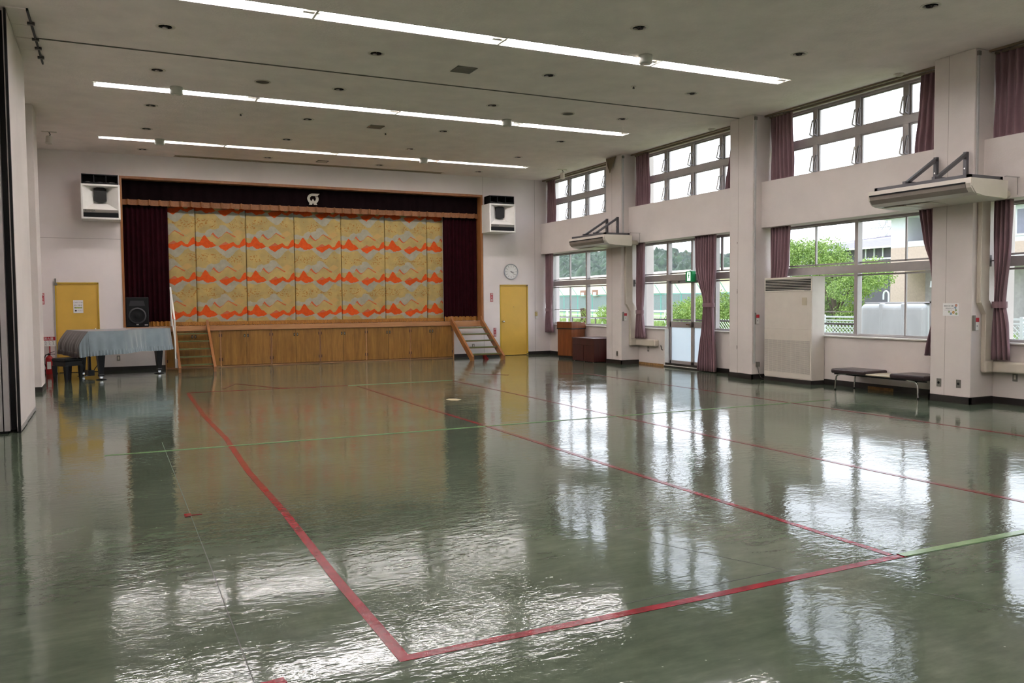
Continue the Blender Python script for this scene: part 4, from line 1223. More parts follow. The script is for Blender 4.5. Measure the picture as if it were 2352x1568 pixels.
MB().box(x0+.002, x0+.012, y0+.004, y1-.004, .09, .968).build('intake_panel', m_acw, ac, True, bev=0.002)
g = MB()
for k in range(10): g.box(x0-.001, x0+.002, y0+.02, y1-.02, .785+.0185*k, .785+.0185*k+.006)
g.build('upper_ribs', m_acw, ac, True)
MB().box(x0+.0005, x0+.002, y0+.035, y1-.012, .175, .762).build('intake_shadow', mat('grille_gap', srgb(158, 152, 144), .6), ac, True)
g = MB()
for k in range(34): g.box(x0-.002, x0+.001, y0+.035, y1-.012, .178+.0172*k, .178+.0172*k+.008)
for k in range(10): g.box(x0-.0022, x0+.001, y0+.035+.112*k, y0+.039+.112*k, .175, .765)
g.build('intake_grille', m_acw, ac, True)
MB().box(x0-.004, x0+.003, 10.80, 10.915, 1.395, 1.53).build('control_cover', m_cream, ac, True, bev=0.002)
MB().box(x0-.001, x0+.002, 10.72, 10.86, 1.648, 1.656).build('badge', m_grey, ac, True)

# bench
bn = thing('waiting_bench', (11.0, 9.15, 0), 'low bench with two dark vinyl seats and a cream middle panel under the window', 'bench')
def pad(ya, yb, nm):
    MB().box(10.70, 11.22, ya, yb, .275, .35).build(nm, m_vinyl, bn, True, bev=.028, seg=4)
pad(9.32, 10.02, 'seat_pad'); pad(8.26, 8.87, 'seat_pad')
MB().box(10.72, 11.20, 8.86, 9.34, .285, .305).build('centre_panel', m_cream, bn, True, bev=.006)
g = MB(); g.bar((10.78, 8.28, .262), (10.78, 10.0, .262), .03, .02); g.bar((11.15, 8.28, .262), (11.15, 10.0, .262), .03, .02)
g.build('frame', m_black, bn, True)
for y in (9.95, 8.42):
    s_ = 1 if y > 9 else -1
    for xa, dx in ((10.76, 1), (11.20, -1)):
        pts = [(xa, y+.02*s_, 0.0), (xa, y+.01*s_, .16), (xa, y, .22), (xa, y-.03*s_, .25), (xa+.01*dx, y-.09*s_, .262), (xa+.02*dx, y-.22*s_, .265)]
        lg = MB().tube(pts, .014).build('leg', m_chrome, bn, True)
        MB().cyl((xa, y+.02*s_, 0), (xa, y+.02*s_, .018), .02, n=12).build('rubber_foot', m_black, lg, True)

# ceiling-hung air conditioners
def hung_ac(dy, dz, label):
    a = thing('hanging_air_conditioner', (10.4, 7.91+dy, 2.81+dz), label, 'air conditioner', 'hanging air conditioners')
    ya, yb = 7.10+dy, 8.71+dy
    Z = lambda z: z+dz
    prof = [(10.03, Z(3.06)), (10.02, Z(2.985)), (10.035, Z(2.93)), (10.08, Z(2.875)), (10.16, Z(2.84)), (10.75, Z(2.812)), (10.77, Z(2.83)), (10.77, Z(3.06))]
    MB().prism(prof, 'y', ya, yb).build('body', m_acw, a, True, bev=0.004, fixn=True)
    MB().prism([(10.008, Z(3.002)), (10.03, Z(3.002)), (10.03, Z(2.982)), (10.008, Z(2.982))], 'y', ya+.07, yb-.03).build('outlet_slot', m_black, a, True)
    MB().prism([(10.014, Z(2.985)), (10.022, Z(2.93)), (10.07, Z(2.872)), (10.085, Z(2.885)), (10.04, Z(2.935)), (10.03, Z(2.985))], 'y', ya+.07, yb-.03).build('louvre', mat('louvre_grey', srgb(132, 122, 114), .45), a, True)
    MB().box(10.22, 10.66, ya+.74, ya+1.12, Z(2.815), Z(2.828)).build('intake_grille', m_offw, a, True, bev=.003)
    MB().box(10.22, 10.66, ya+1.15, ya+1.53, Z(2.815), Z(2.828)).build('intake_grille', m_offw, a, True, bev=.003)
    for e in (ya-.012, yb):
        MB().prism([(10.04, Z(3.055)), (10.035, Z(2.95)), (10.12, Z(2.86)), (10.3, Z(2.83)), (10.75, Z(2.82)), (10.765, Z(3.05))], 'y', e, e+.012).build('end_cover', m_offw, a, True)
    # carrying frame
    g = MB(); zf = Z(3.085)
    g.box(10.06, 10.11, ya+.04, yb-.08, zf-.022, zf+.022); g.box(10.68, 10.73, ya+.04, yb-.08, zf-.022, zf+.022); g.box(10.06, 10.73, ya+.04, ya+.09, zf-.022, zf+.022); g.box(10.06, 10.73, yb-.13, yb-.08, zf-.022, zf+.022)
    g.build('carrying_frame', m_steel, a, True)
    for yc in (7.70+dy, 8.165+dy):
        b_ = MB(); b_.box(P-.05, P, yc-.025, yc+.025, Z(3.08), Z(3.53)); b_.bar((P-.03, yc, Z(3.50)), (10.16, yc, Z(3.13)), .05, .045); b_.box(10.10, P, yc-.025, yc+.025, Z(3.105), Z(3.15))
        b_.build('wall_bracket', m_steel, a, True)
        MB().cyl((P-.055, yc, Z(3.3)), (P-.045, yc, Z(3.3)), .014, n=8).build('bolt', m_chrome, a, True)
    # refrigerant pipe to the duct
    MB().cyl((10.76, ya+.16, Z(2.90)), (11.02, ya+.16, Z(2.90)), .055, n=16).build('insulated_pipe', m_beige, a, True)
    g = MB(); g.bar((10.72, ya+.0, Z(3.11)), (11.0, ya+.0, Z(3.11)), .03, .012); g.cyl((10.98, ya+.0, Z(3.11)), (10.98, ya+.0, Z(2.88)), .005, n=8)
    g.build('hanger_rail', m_chrome, a, True)
    return a
hung_ac(0, 0, 'white air conditioner hung from the pillar with the flower notice')
hung_ac(8.85, -.05, 'white air conditioner hung from the farther pillar near the lectern')

# duct covers
def duct(yn, label, y_end, full=True):
    d_ = thing('pipe_duct', (11.0, yn, .45), label, 'duct', 'beige pipe ducts')
    y0, y1 = yn-.072, yn-.001
    MB().box(10.875, 11.065, y0, y1, 1.42, 2.86).build('upper_duct', m_beige, d_, True, bev=.012)
    MB().prism([(10.872, 1.46), (11.068, 1.46), (11.185, 1.30), (11.185, 1.27), (10.99, 1.27)], 'y', y0-.004, y1).build('offset_joint', m_beige, d_, True, bev=.008)
    MB().box(10.995, 11.18, y0, y1, .46, 1.29).build('lower_duct', m_beige, d_, True, bev=.012)
    MB().box(10.99, 11.185, y0-.02, y1, .44, .62).build('elbow', m_beige, d_, True, bev=.03, seg=4)
    MB().box(11.14, 11.275, y_end, y0+.05, .447, .605).build('wall_duct', m_beige, d_, True, bev=.03, seg=4)
duct(7.595, 'beige pipe duct beside the flower notice pillar, running off to the right', 3.85)
duct(16.43, 'beige pipe duct beside the farther air conditioner pillar, ending by the glass door', 15.60)
# electric conduits on pillar edges
for (yn, z0, lab, zt) in ((7.595, 3.15, 'thin grey conduit on the corner of the flower notice pillar', H-.0), (11.99, .30, 'thin grey conduit down the pillar left of the floor air conditioner', H-.0), (16.43, 3.1, 'thin grey conduit on the farther air conditioner pillar', H)):
    c = thing('electric_conduit', (P+.05, yn, z0), lab, 'conduit', 'thin grey conduits')
    MB().box(P+.03, P+.065, yn-.022, yn, z0, zt-.03).build('channel', m_alu if False else mat('conduit_grey', srgb(188, 186, 184), .5), c, True, bev=.003)
    MB().box(P+.02, P+.075, yn-.03, yn, zt-.10, zt-.04).build('junction_cap', m_grey, c, True)
c = thing('junction_box', (P+.12, 11.99, .28), 'small grey socket box at the foot of the pillar conduit', 'socket box')
MB().box(P+.09, P+.155, 11.945, 11.99, .24, .33).build('box', m_grey, c, True, bev=.003)
MB().tube([(P+.12, 11.965, .24), (P+.13, 11.95, .12), (P+.17, 11.93, .03), (P+.24, 11.92, .012)], .005, 8).build('cable', m_grey, c, True)
# hand torches in holders
for yn, x, z, lab in ((7.595, P+.03, 1.04, 'red and white torch holder on the flower notice pillar'), (11.99, P+.05, 1.04, 'red and white torch holder on the pillar left of the floor air conditioner'), (16.43, P+.04, 1.03, 'red and white torch holder on the farther air conditioner pillar')):
    t_ = thing('torch_holder', (x, yn, z), lab, 'torch holder', 'red and white torch holders')
    MB().box(x-.012, x+.02, yn-.035, yn, z-.0, z+.215).build('back_bar', mat('holder_grey', srgb(120, 116, 108), .5), t_, True, bev=.004)
    MB().box(x+.02, x+.10, yn-.03, yn, z+.12, z+.18).build('red_label', m_redtag, t_, True, bev=.004)
    MB().box(x+.02, x+.095, yn-.028, yn, z+.005, z+.12).build('body', m_white, t_, True, bev=.006)
    MB().cyl((x+.055, yn-.030, z+.065), (x+.055, yn-.028, z+.065), .008, n=10).build('button', m_ink, t_, True)
# cord cleats on the duct pillars
for yn, x, z, lab in ((7.595, 11.14, 2.02, 'small dark curtain hook on the wall by the flower notice pillar'), (16.43, 11.13, 1.92, 'small dark curtain hook on the wall by the farther pillar')):
    t_ = thing('curtain_hook', (x, yn, z), lab, 'hook', 'curtain hooks')
    MB().box(x, x+.05, yn-.012, yn, z-.08, z+.08).build('plate', m_alud, t_, True)
    MB().tube([(x+.03, yn-.01, z), (x+.04, yn-.05, z), (x+.09, yn-.06, z+.01)], .007, 8).build('hook_arm', m_alud, t_, True)

# flower notice on the pillar
pn2 = thing('flower_notice', (P, 7.91, 1.24), 'white notice with small coloured flowers on the pillar', 'notice')
MB().box(P-.003, P, 7.785, 8.035, 1.245, 1.425).build('sheet', m_paper, pn2, True)
text('換気のためにお願い', .0175, (P-.0045, 7.935, 1.385), FACE_RIGHT, m_ink, pn2)
text('窓をあけましょう', .0165, (P-.0045, 7.925, 1.352), FACE_RIGHT, m_ink, pn2)
text('よろしくお願いします', .012, (P-.0045, 7.945, 1.327), FACE_RIGHT, mat('ink_mauve', srgb(140, 120, 140), .7), pn2)
def flower(y, z, r, c, nm='flower'):
    g = MB()
    for k in range(5):
        a = 2*PI*k/5
        g.lathe([(r*.42, 0), (r*.42, -.001), (0, -.001)], (P-.003, y+r*.55*math.cos(a), z+r*.55*math.sin(a)), 10, axis='x')
    g.lathe([(r*.25, -.0008), (r*.25, -.0018), (0, -.0018)], (P-.003, y, z), 10, axis='x', m=1)
    g.build(nm, [c, m_paper], pn2, True)
fo = mat('flower_orange', srgb(214, 120, 74), .6); fb = mat('flower_blue', srgb(120, 156, 180), .6); fg_ = mat('flower_green', srgb(140, 168, 96), .6); fy = mat('flower_amber', srgb(214, 158, 60), .6)
flower(7.825, 1.395, .02, fo); flower(7.838, 1.362, .018, fb); flower(7.83, 1.325, .017, fg_); flower(7.868, 1.295, .022, fy); flower(7.905, 1.275, .018, fb); flower(7.935, 1.302, .015, fg_); flower(7.822, 1.275, .018, fg_)

# exit sign over the glass door
es = thing('exit_sign', (11.28, 14.48, 1.9), 'green and white running-man exit sign above the glass door', 'exit sign')
MB().box(11.25, 11.34, 14.37, 14.60, 1.905, 2.13).build('housing', mat('exit_green', srgb(20, 160, 90), .4), es, True, bev=.004)
m_exw = emis('exit_white', (.9, 1.0, .95, 1), 1.2)
# running man on the left face (faces -x) and a white doorway
MB().box(11.246, 11.25, 14.43, 14.54, 1.925, 2.11).build('white_doorway', m_exw, es, True)
g = MB(); X_ = 11.243; mg = mat('exit_green', srgb(20, 160, 90), .4)
g.cyl((X_, 14.478, 2.083), (X_+.003, 14.478, 2.083), .014, n=12)
def bb(a, b, w): g.bar((X_+.0015, a[0], a[1]), (X_+.0015, b[0], b[1]), w, .003, up=(1, 0, 0))
bb((14.480, 2.065), (14.490, 2.01), .024); bb((14.482, 2.06), (14.455, 2.035), .010); bb((14.455, 2.035), (14.440, 2.05), .010); bb((14.485, 2.06), (14.515, 2.045), .010); bb((14.515, 2.045), (14.520, 2.02), .010)
bb((14.488, 2.012), (14.462, 1.985), .012); bb((14.462, 1.985), (14.468, 1.95), .012); bb((14.492, 2.012), (14.505, 1.975), .012); bb((14.505, 1.975), (14.530, 1.955), .012)
g.build('running_figure', mg, es, True)
MB().box(11.28, 11.37, 14.47, 14.50, 2.13, 2.16).build('mount', m_white, es, True)

# peeling paper at the pillar top
pl = MB(); pl.grid(lambda u, v: (P-.005-.10*v*(.6+.4*u), 16.62+.46*u*(1-.7*v)+.10*v, H-.02-.40*v*(.55+.45*(1-abs(2*u-.9)))), 8, 8)
tag(pl.build('peeling_wallpaper', mat('peeled_paper', srgb(136, 122, 98), .8), solid=.002), 'torn flap of wallpaper hanging at the top of the farther pillar', 'wallpaper flap')

# ---- window curtains
def curtain(prof, x, n, amp, label, name='window_curtain', tie=None, group='plum window curtains'):
    """prof: list of (z, y_left, y_right) from top to foot"""
    t_ = thing(name, (x, (prof[0][1]+prof[0][2])/2, prof[-1][0]), label, 'curtain', group)
    zt, zb = prof[0][0], prof[-1][0]
    def lerp(z):
        for i in range(len(prof)-1):
            a, b = prof[i], prof[i+1]
            if a[0] >= z >= b[0]:
                f_ = (a[0]-z)/(a[0]-b[0]+1e-9); f2 = f_*f_*(3-2*f_)*.5+f_*.5
                return a[1]*(1-f2)+b[1]*f2, a[2]*(1-f2)+b[2]*f2
        return prof[-1][1:]
    rr = random.Random(int(prof[0][1]*50))
    ph = [rr.uniform(-.5, .5) for _ in range(40)]
    w0 = abs(prof[0][2]-prof[0][1])
    def fn(u, v):
        z = zt+(zb-zt)*v; a, b = lerp(z)
        w = abs(b-a)
        aa = amp*(1.0 if w > .6*w0 else .8)
        k = int(u*n)
        return (x+aa*math.sin(2*PI*n*u+ph[min(k, 39)]*.6)+.01*math.sin(v*4+u*5), a+(b-a)*u+.006*math.sin(v*9+u*30), z)
    MB().grid(fn, n*12, 26).build('cloth', m_plum, t_, True, solid=.004)
    if tie:
        a, b = lerp(tie); w = abs(b-a)/2+.02; cy = (a+b)/2
        MB().lathe([(1, -.045), (1.02, 0), (1, .045)], (0, 0, 0), 24).build('tieback', m_plum, t_)
        tb = t_.children[-1] if len(t_.children) else None
        me = [o for o in bpy.data.objects if o.parent == t_ and o.name.startswith('tieback')][-1].data
        me.transform(Matrix.Translation(Vector((x, cy, tie))-Vector(t_.location)) @ Matrix.Diagonal((amp+.03, w, 1, 1)))
    return t_
X1 = 11.13
curtain([(2.86, 20.86, 20.38), (2.0, 20.84, 20.42), (1.28, 20.80, 20.54), (.98, 20.84, 20.50), (.63, 20.86, 20.40)], X1, 5, .05, 'plum curtain tied back in the corner beside the stage end window', tie=1.27)
curtain([(2.86, 16.30, 15.94), (2.0, 16.29, 15.98), (1.24, 16.27, 16.06), (1.0, 16.30, 16.02), (.62, 16.345, 15.93)], X1-.0, 5, .05, 'plum curtain tied back left of the glass door', tie=1.24)
curtain([(2.86, 14.13, 13.42), (2.2, 14.12, 13.43), (1.42, 13.82, 13.53), (1.1, 13.86, 13.52), (.02, 14.03, 13.44)], X1, 8, .055, 'floor-length plum curtain gathered beside the glass door', tie=1.40)
curtain([(2.86, 11.92, 11.40), (2.2, 11.92, 11.43), (1.40, 11.92, 11.62), (1.1, 11.93, 11.62), (.63, 11.96, 11.56)], X1+.035, 6, .045, 'plum curtain hanging behind the tall floor air conditioner', tie=1.4)
curtain([(2.86, 8.72, 8.28), (2.4, 8.64, 8.28), (2.0, 8.52, 8.27), (1.40, 8.42, 8.26), (.63, 8.58, 8.26)], X1, 5, .045, 'plum curtain swept behind the left side of the flower notice pillar', tie=1.4)
curtain([(2.86, 7.515, 7.235), (2.2, 7.515, 7.25), (1.42, 7.50, 7.335), (1.1, 7.51, 7.28), (.63, 7.515, 7.245)], X1+.0, 4, .05, 'plum curtain tied back at the right edge of the view', tie=1.40)
curtain([(4.92, 20.86, 20.36), (3.72, 20.86, 20.34)], 11.2, 5, .035, 'short clerestory curtain beside the stage', group='clerestory curtains')
curtain([(4.92, 16.41, 15.86), (3.72, 16.42, 15.84)], 11.2, 6, .035, 'short clerestory curtain above the left side of the glass door bay', group='clerestory curtains')
curtain([(4.92, 13.05, 12.66), (3.72, 13.24, 12.66)], 11.2, 5, .035, 'narrow clerestory curtain right of the glass door bay, beside the pillar', group='clerestory curtains')
curtain([(4.92, 11.98, 11.41), (3.72, 11.96, 11.37)], 11.2, 6, .035, 'short clerestory curtain above the floor air conditioner', group='clerestory curtains')
curtain([(4.92, 8.77, 8.26), (3.72, 8.86, 8.26)], 11.2, 5, .035, 'short clerestory curtain left of the flower notice pillar', group='clerestory curtains')
curtain([(4.92, 7.585, 6.3), (3.72, 7.585, 6.35)], 11.2, 11, .035, 'wide clerestory curtain at the top right corner of the view', group='clerestory curtains')
for k, (a, b) in enumerate(BAYS[:4]):
    tr_ = tag(MB().box(11.05, 11.09, a+.01, b-.01, H-.03, H-.002).box(11.17, 11.21, a+.01, b-.01, H-.045, H-.02).build('curtain_rail', mat('brown_rail', srgb(128, 112, 92), .6)), ['brown curtain rail under the ceiling in the bay beside the stage', 'brown curtain rail under the ceiling above the glass door bay', 'brown curtain rail under the ceiling above the floor air conditioner', 'brown curtain rail under the ceiling at the right edge of the view'][k], 'curtain rail', 'curtain rails')

# ================================================================ OUTSIDE
tag(MB().box(11.9, 420, -60, 600, -.35, -.20).build('ground', m_grass), 'grassy ground outside the windows', 'ground', kind='structure')
tag(MB().box(11.56, 14.6, -8, 30, -.2, -.05).build('ground', m_soil), 'paved strip outside the windows', 'ground', kind='structure')

def leaves(mb, cx, cy, cz, rx, ry, rz, n, size, rnd, shell=.55):
    for _ in range(n):
        while True:
            d = Vector((rnd.gauss(0, 1), rnd.gauss(0, 1), rnd.gauss(0, 1)))
            if d.length > .1: break
        d.normalize(); r = shell+(1-shell)*rnd.random()**.7
        r *= .85+.3*rnd.random()
        p = Vector((cx+d.x*rx*r, cy+d.y*ry*r, cz+d.z*rz*r))
        if p.z < -.2: continue
        a = Vector((rnd.gauss(0, 1), rnd.gauss(0, 1), rnd.gauss(0, .5))).normalized(); b = a.orthogonal().normalized()
        b = Matrix.Rotation(rnd.uniform(0, 6.28), 3, a) @ b; c = a.cross(b)
        s_ = size*rnd.uniform(.6, 1.3)
        mb.add([p-b*s_*.5, p+c*s_*.28, p+b*s_*.6, p-c*s_*.28], [(0, 1, 2, 3)])
def tree(name, cx, cy, blobs, trunk_h, label, matl, n, size, seed, group=None):
    rnd = random.Random(seed)
    t_ = thing(name, (cx, cy, -.25), label, 'tree' if 'tree' in name else 'shrub', group)
    mb = MB()
    tot = sum(b[3]*b[4]*b[5] for b in blobs)
    for b in blobs:
        leaves(mb, b[0], b[1], b[2], b[3], b[4], b[5], int(n*(b[3]*b[4]*b[5])**.66/sum((q[3]*q[4]*q[5])**.66 for q in blobs)), size, rnd)
    mb.build('foliage', matl, t_, True)
    tk = MB(); tk.tube([(cx, cy, -.28), (cx+.05, cy, trunk_h*.5), (cx, cy+.08, trunk_h)], .09, 8)
    for b in blobs[:6]:
        tk.tube([(cx, cy, trunk_h*.5), ((cx+b[0])/2, (cy+b[1])/2, (trunk_h+b[2])/2), (b[0], b[1], b[2])], .03, 6)
    tk.build('trunk', m_bark, t_, True)
    return t_
# tree beyond the white fence (floor air conditioner window)
rnd = random.Random(3)
bl = []
for k in range(16):
    y = rnd.uniform(20.4, 24.8); z = rnd.uniform(.6, 2.9) if y < 22.2 else rnd.uniform(.6, 3.3)
    z = min(z, 2.2+ (y-20)*.32)
    bl.append((24+rnd.uniform(-.7, .7), y, z, rnd.uniform(.55, .9), rnd.uniform(.6, .95), rnd.uniform(.45, .75)))
tree('leafy_tree', 24, 22.3, bl, 1.6, 'broad bright green tree seen through the window over the air conditioner', m_leaf, 46000, .075, 11, 'trees outside')
tree('leafy_tree', 25, 26.6, [(25, 26.4, 3.3, .8, .9, .6), (25, 25.9, 2.6, .8, .9, .7), (25, 27.3, 2.4, .8, .9, .7), (25.2, 26.5, 1.4, 1, 1.3, 1), (24.8, 25.6, 3.7, .3, .4, .3)], 1.8, 'loose paler tree left of the broad green tree outside', m_leaf2, 20000, .075, 12, 'trees outside')
bl = []
for k in range(12):
    y = rnd.uniform(26.6, 31.0); z = rnd.uniform(.3, 1.9)
    if y > 30: z = min(z, 1.2)
    bl.append((23.5+rnd.uniform(-.8, .8), y, z, rnd.uniform(.6, .95), rnd.uniform(.6, .95), rnd.uniform(.5, .7)))
tree('leafy_bush', 23.5, 29, bl, 1.0, 'rounded green bush seen through the glass door', m_leaf, 32000, .075, 13)
tree('young_shrub', 15.2, 25.6, [(15.2, 25.5, .8, .12, .28, .45), (15.2, 25.9, .5, .12, .3, .4), (15.2, 25.3, 1.15, .06, .12, .3)], 1.25, 'thin young shrub behind the stage end window', m_leaf, 1800, .05, 14)
tree('young_shrub', 22.0, 34.2, [(22, 34.2, .7, .6, .9, .5), (22, 35, .9, .4, .5, .4), (22, 33.4, .55, .5, .7, .4)], 1.0, 'low green bush near the white guard fence outside', m_leaf, 6000, .06, 15)
# meadow tufts
gr = MB(); rnd = random.Random(21)
for _ in range(9000):
    x = rnd.uniform(15.0, 34); y = rnd.uniform(16, 75) if x > 18 else rnd.uniform(16, 42)
    if x > 29.3 and y < 27: continue
    h = rnd.uniform(.25, .75); a = rnd.uniform(0, 6.28); w = rnd.uniform(.02, .05)+x*.0012; lx, ly = rnd.uniform(-.15, .15), rnd.uniform(-.15, .15)
    gr.add([(x-w*math.cos(a), y-w*math.sin(a), -.22), (x+w*math.cos(a), y+w*math.sin(a), -.22), (x+lx, y+ly, h-.2)], [(0, 1, 2)])
tag(gr.build('tall_grass', m_grass), 'tall green grass growing outside beyond the dark railing', 'grass', kind='stuff')

# dark railing just outside
rl = thing('dark_railing', (13.3, 18, -.05), 'dark metal railing outside all the windows', 'railing')
MB().box(13.28, 13.32, 11.72, 28, .975, 1.015).build('top_rail', m_alud, rl, True)
for k in range(12):
    y = 11.75+1.42*k
    MB().box(13.285, 13.315, y-.015, y+.015, -.05, .98).build('post', m_alud, rl, True)
g = MB()
for k in range(2): g.box(13.293, 13.307, 11.72, 28, .15+.3*k, .165+.3*k)
g.build('lower_rail', m_alud, rl, True)
# white fence with diamond mesh
wf = thing('white_fence', (16, 14, -.2), 'white lattice fence seen behind the tall air conditioner window', 'fence')
m_wf = mat('fence_white', srgb(226, 230, 232), .5, var=.02)
g = MB(); g.box(15.98, 16.02, 9, 18.5, 1.05, 1.09); g.box(15.98, 16.02, 9, 18.5, .97, 1.0)
g.build('top_rails', m_wf, wf, True)
for k in range(10):
    y = 9.2+1.0*k; MB().box(15.97, 16.03, y-.03, y+.03, -.2, 1.12).build('post', m_wf, wf, True)
g = MB()
y = 8.4
while y < 18.5:
    for s_ in (-1, 1):
        ya, yb = (y, y+1.05) if s_ > 0 else (y+1.05, y)
        g.bar((16+.003*s_, ya, -.1), (16+.003*s_, yb, .95), .012, .012)
    y += .105
for zz in (.3, .5, .68, .80): g.box(15.99, 16.01, 9, 18.5, zz, zz+.012)
g.build('lattice', m_wf, wf, True)
gf = thing('guard_fence', (25, 42, -.2), 'white guard fence far outside the stage end window', 'fence')
g = MB()
for z0, z1 in ((.93, 1.03), (.72, .76), (.5, .54)): g.box(24.97, 25.03, 30, 62, z0, z1)
g.build('rails', m_wf, gf, True)
for k in range(17): MB().box(24.95, 25.05, 30+2*k, 30.08+2*k, -.2, 1.05).build('post', m_wf, gf, True)
# tall green net fence
m_net = mat('net_teal', srgb(96, 168, 160), .6)
nf = thing('net_fence', (45, 66, -.2), 'teal net fence around a court beyond the meadow', 'fence')
g = MB(); g.box(44.97, 45.03, 50, 92, 2.1, 2.16); g.build('top_rail', m_net, nf, True)
for k in range(15):
    y = 50+3*k; p_ = MB().cyl((45, y, -.2), (45, y, 2.16), .04, n=8); p_.bar((45, y, 2.1), (44.3, y, 3.0), .04, .04); p_.build('post', m_net, nf, True)
g = MB(); 
for k in range(300): y = 50+.14*k; g.box(44.997, 45.003, y, y+.007, -.2, 2.12)
for k in range(18): g.box(44.997, 45.003, 50, 92, .0+.12*k, .006+.12*k)
g.build('net', m_net, nf, True)
hg = MB(); rnd = random.Random(5)
# cream gymnasium
gy = thing('gymnasium', (80, 125, -.2), 'long cream building with a pale roof below the wooded hill', 'building')
MB().box(70, 95, 96, 150, 2.6, 5.1).build('upper_wall', mat('gym_cream', srgb(232, 222, 204), .7), gy, True)
MB().box(70.3, 95, 96, 150, -.2, 2.6).build('lower_wall', mat('gym_grey', srgb(132, 134, 140), .7), gy, True)
MB().prism([(69.3, 5.0), (69.3, 5.35), (82, 6.4), (96, 5.35), (96, 5.0)], 'y', 95, 151).build('roof', mat('gym_roof', srgb(236, 214, 198), .6), gy, True)
for y in (117.2, 113.4):
    wv = MB().box(69.9, 70.0, y, y+1.6, 2.35, 3.35).build('window', mat('gym_window_frame', srgb(150, 110, 100), .6), gy, True)
    MB().box(69.85, 69.9, y+.35, y+1.25, 2.4, 3.0).build('pane', m_wf, wv, True)
# wooded hill
hp = [(200, 3), (232, 9), (257, 17), (281, 21.5), (305, 23), (348, 26.5), (391, 28), (460, 30), (560, 31)]
def hz(y):
    for i in range(len(hp)-1):
        if hp[i][0] <= y <= hp[i+1][0]:
            f_ = (y-hp[i][0])/(hp[i+1][0]-hp[i][0]); return hp[i][1]*(1-f_)+hp[i+1][1]*f_
    return hp[0][1] if y < hp[0][0] else hp[-1][1]
from mathutils import noise as mn
def hill(u, v):
    y = 190+370*u; x = 130+110*v*(1.0)
    h = hz(y)*math.sin(min(1, v*1.05)*PI/2)**1.2
    b = 2.4*mn.noise(Vector((x*.08, y*.08, 0)))+5.0*abs(mn.noise(Vector((x*.2, y*.2, 5))))+2.4*abs(mn.noise(Vector((x*.5, y*.5, 9))))-1.5
    return (x, y, -.4+h+b*min(1, v*4))
MB().grid(hill, 420, 110).build('wooded_hill', m_hill)
tag(bpy.data.objects['wooded_hill'], 'dark green wooded hill on the horizon', 'hill')
# water tank
tk = thing('water_tank', (15.5, 12.3, -.1), 'white rounded water tank just outside the window', 'tank')
MB().box(14.8, 15.85, 11.42, 13.08, -.05, 1.40).build('tank_body', m_tank, tk, True, bev=.13, seg=6)
for y in (11.95, 12.5): MB().box(14.79, 15.86, y-.05, y+.05, 0, 1.405).build('rib', m_tank, tk, True, bev=.03, seg=3)
g = MB(); g.box(14.85, 15.8, 11.30, 11.36, 1.40, 1.44); g.box(14.85, 14.90, 11.30, 11.36, -.1, 1.44); g.box(15.75, 15.8, 11.30, 11.36, -.1, 1.44); g.box(14.85, 14.88, 11.3, 11.45, .7, .74)
g.build('end_frame', m_alu, tk, True)
MB().box(14.9, 15.75, 11.4, 13.0, 1.40, 1.425).build('lid', m_alu, tk, True, bev=.01)
tg = MB().tube([(17.0, 14.13, -.2), (17.0, 14.13, 1.58)]+[(17.0, 14.205+.075*math.cos(a), 1.60+.09*math.sin(a)) for a in [3.14, 2.7, 2.1, 1.57, 1.0, .5, 0]]+[(17.0, 14.28, 1.48)], .02, 10)
tag(tg.build('vent_pipe', m_wf), 'white gooseneck vent pipe behind the water tank', 'pipe')

# apartment block
bd = thing('apartment_building', (33, 18, -.2), 'two-storey beige and white apartment building with balconies', 'building')
m_bw = mat('render_white', srgb(226, 228, 236), .7, var=.02); m_bb = mat('brick_beige', srgb(200, 178, 164), .8, var=.05, vscale=12); m_bg = mat('recess_grey', srgb(170, 164, 166), .8)
XB = 30.5
MB().box(XB, 36, 24.55, 25.27, 3.70, 4.95).build('upper_wall', m_bw, bd, True)
MB().box(XB, 36, 24.55, 25.27, -.2, 3.70).build('lower_wall', m_bb, bd, True)
MB().box(XB, XB+.2, 20.6, 24.55, 3.05, 3.70).build('balcony_parapet', m_bb, bd, True)
MB().box(XB-.02, XB+.22, 20.6, 24.55, 3.70, 3.93).build('parapet_cap', m_bw, bd, True)
MB().box(XB, 36, 20.6, 24.55, 2.95, 3.08).build('balcony_slab', m_bw, bd, True)
MB().box(XB+1.3, 36, 20.6, 24.55, -.2, 4.95).build('recess_wall', m_bg, bd, True)
MB().box(XB, 36, 9, 20.6, 3.62, 4.95).build('upper_wall', m_bw, bd, True)
MB().box(XB, 36, 9, 20.6, 3.15, 3.62).build('brick_band', m_bb, bd, True)
MB().box(XB-.02, 36, 9, 20.6, 3.02, 3.15).build('white_band', m_bw, bd, True)
MB().box(XB+1.3, 36, 9, 20.6, -.2, 3.02).build('recess_wall', m_bg, bd, True)
MB().box(XB-.7, 37, 8, 25.7, 4.95, 5.12).build('eave', m_bw, bd, True)
MB().prism([(XB-.7, 5.12), (37, 5.12), (34, 6.0)], 'y', 8, 25.7).build('roof', mat('slate_roof', srgb(92, 88, 100), .6), bd, True)
for nm, y0, y1, z0, z1, x in (('door', 22.6, 23.5, .2, 2.3, XB+1.29), ('window', 21.6, 23.6, 3.2, 4.55, XB+1.29)):
    wv = MB().box(x-.04, x, y0, y1, z0, z1).build(nm, m_alu, bd, True)
    MB().box(x-.05, x-.04, y0+.06, y1-.06, z0+.05, z1-.05).build('pane', mat('dark_pane', srgb(96, 98, 108), .2), wv, True)
wv = MB().box(XB-.04, XB, 18.4, 19.78, 3.82, 4.87).build('window', m_bw, bd, True)
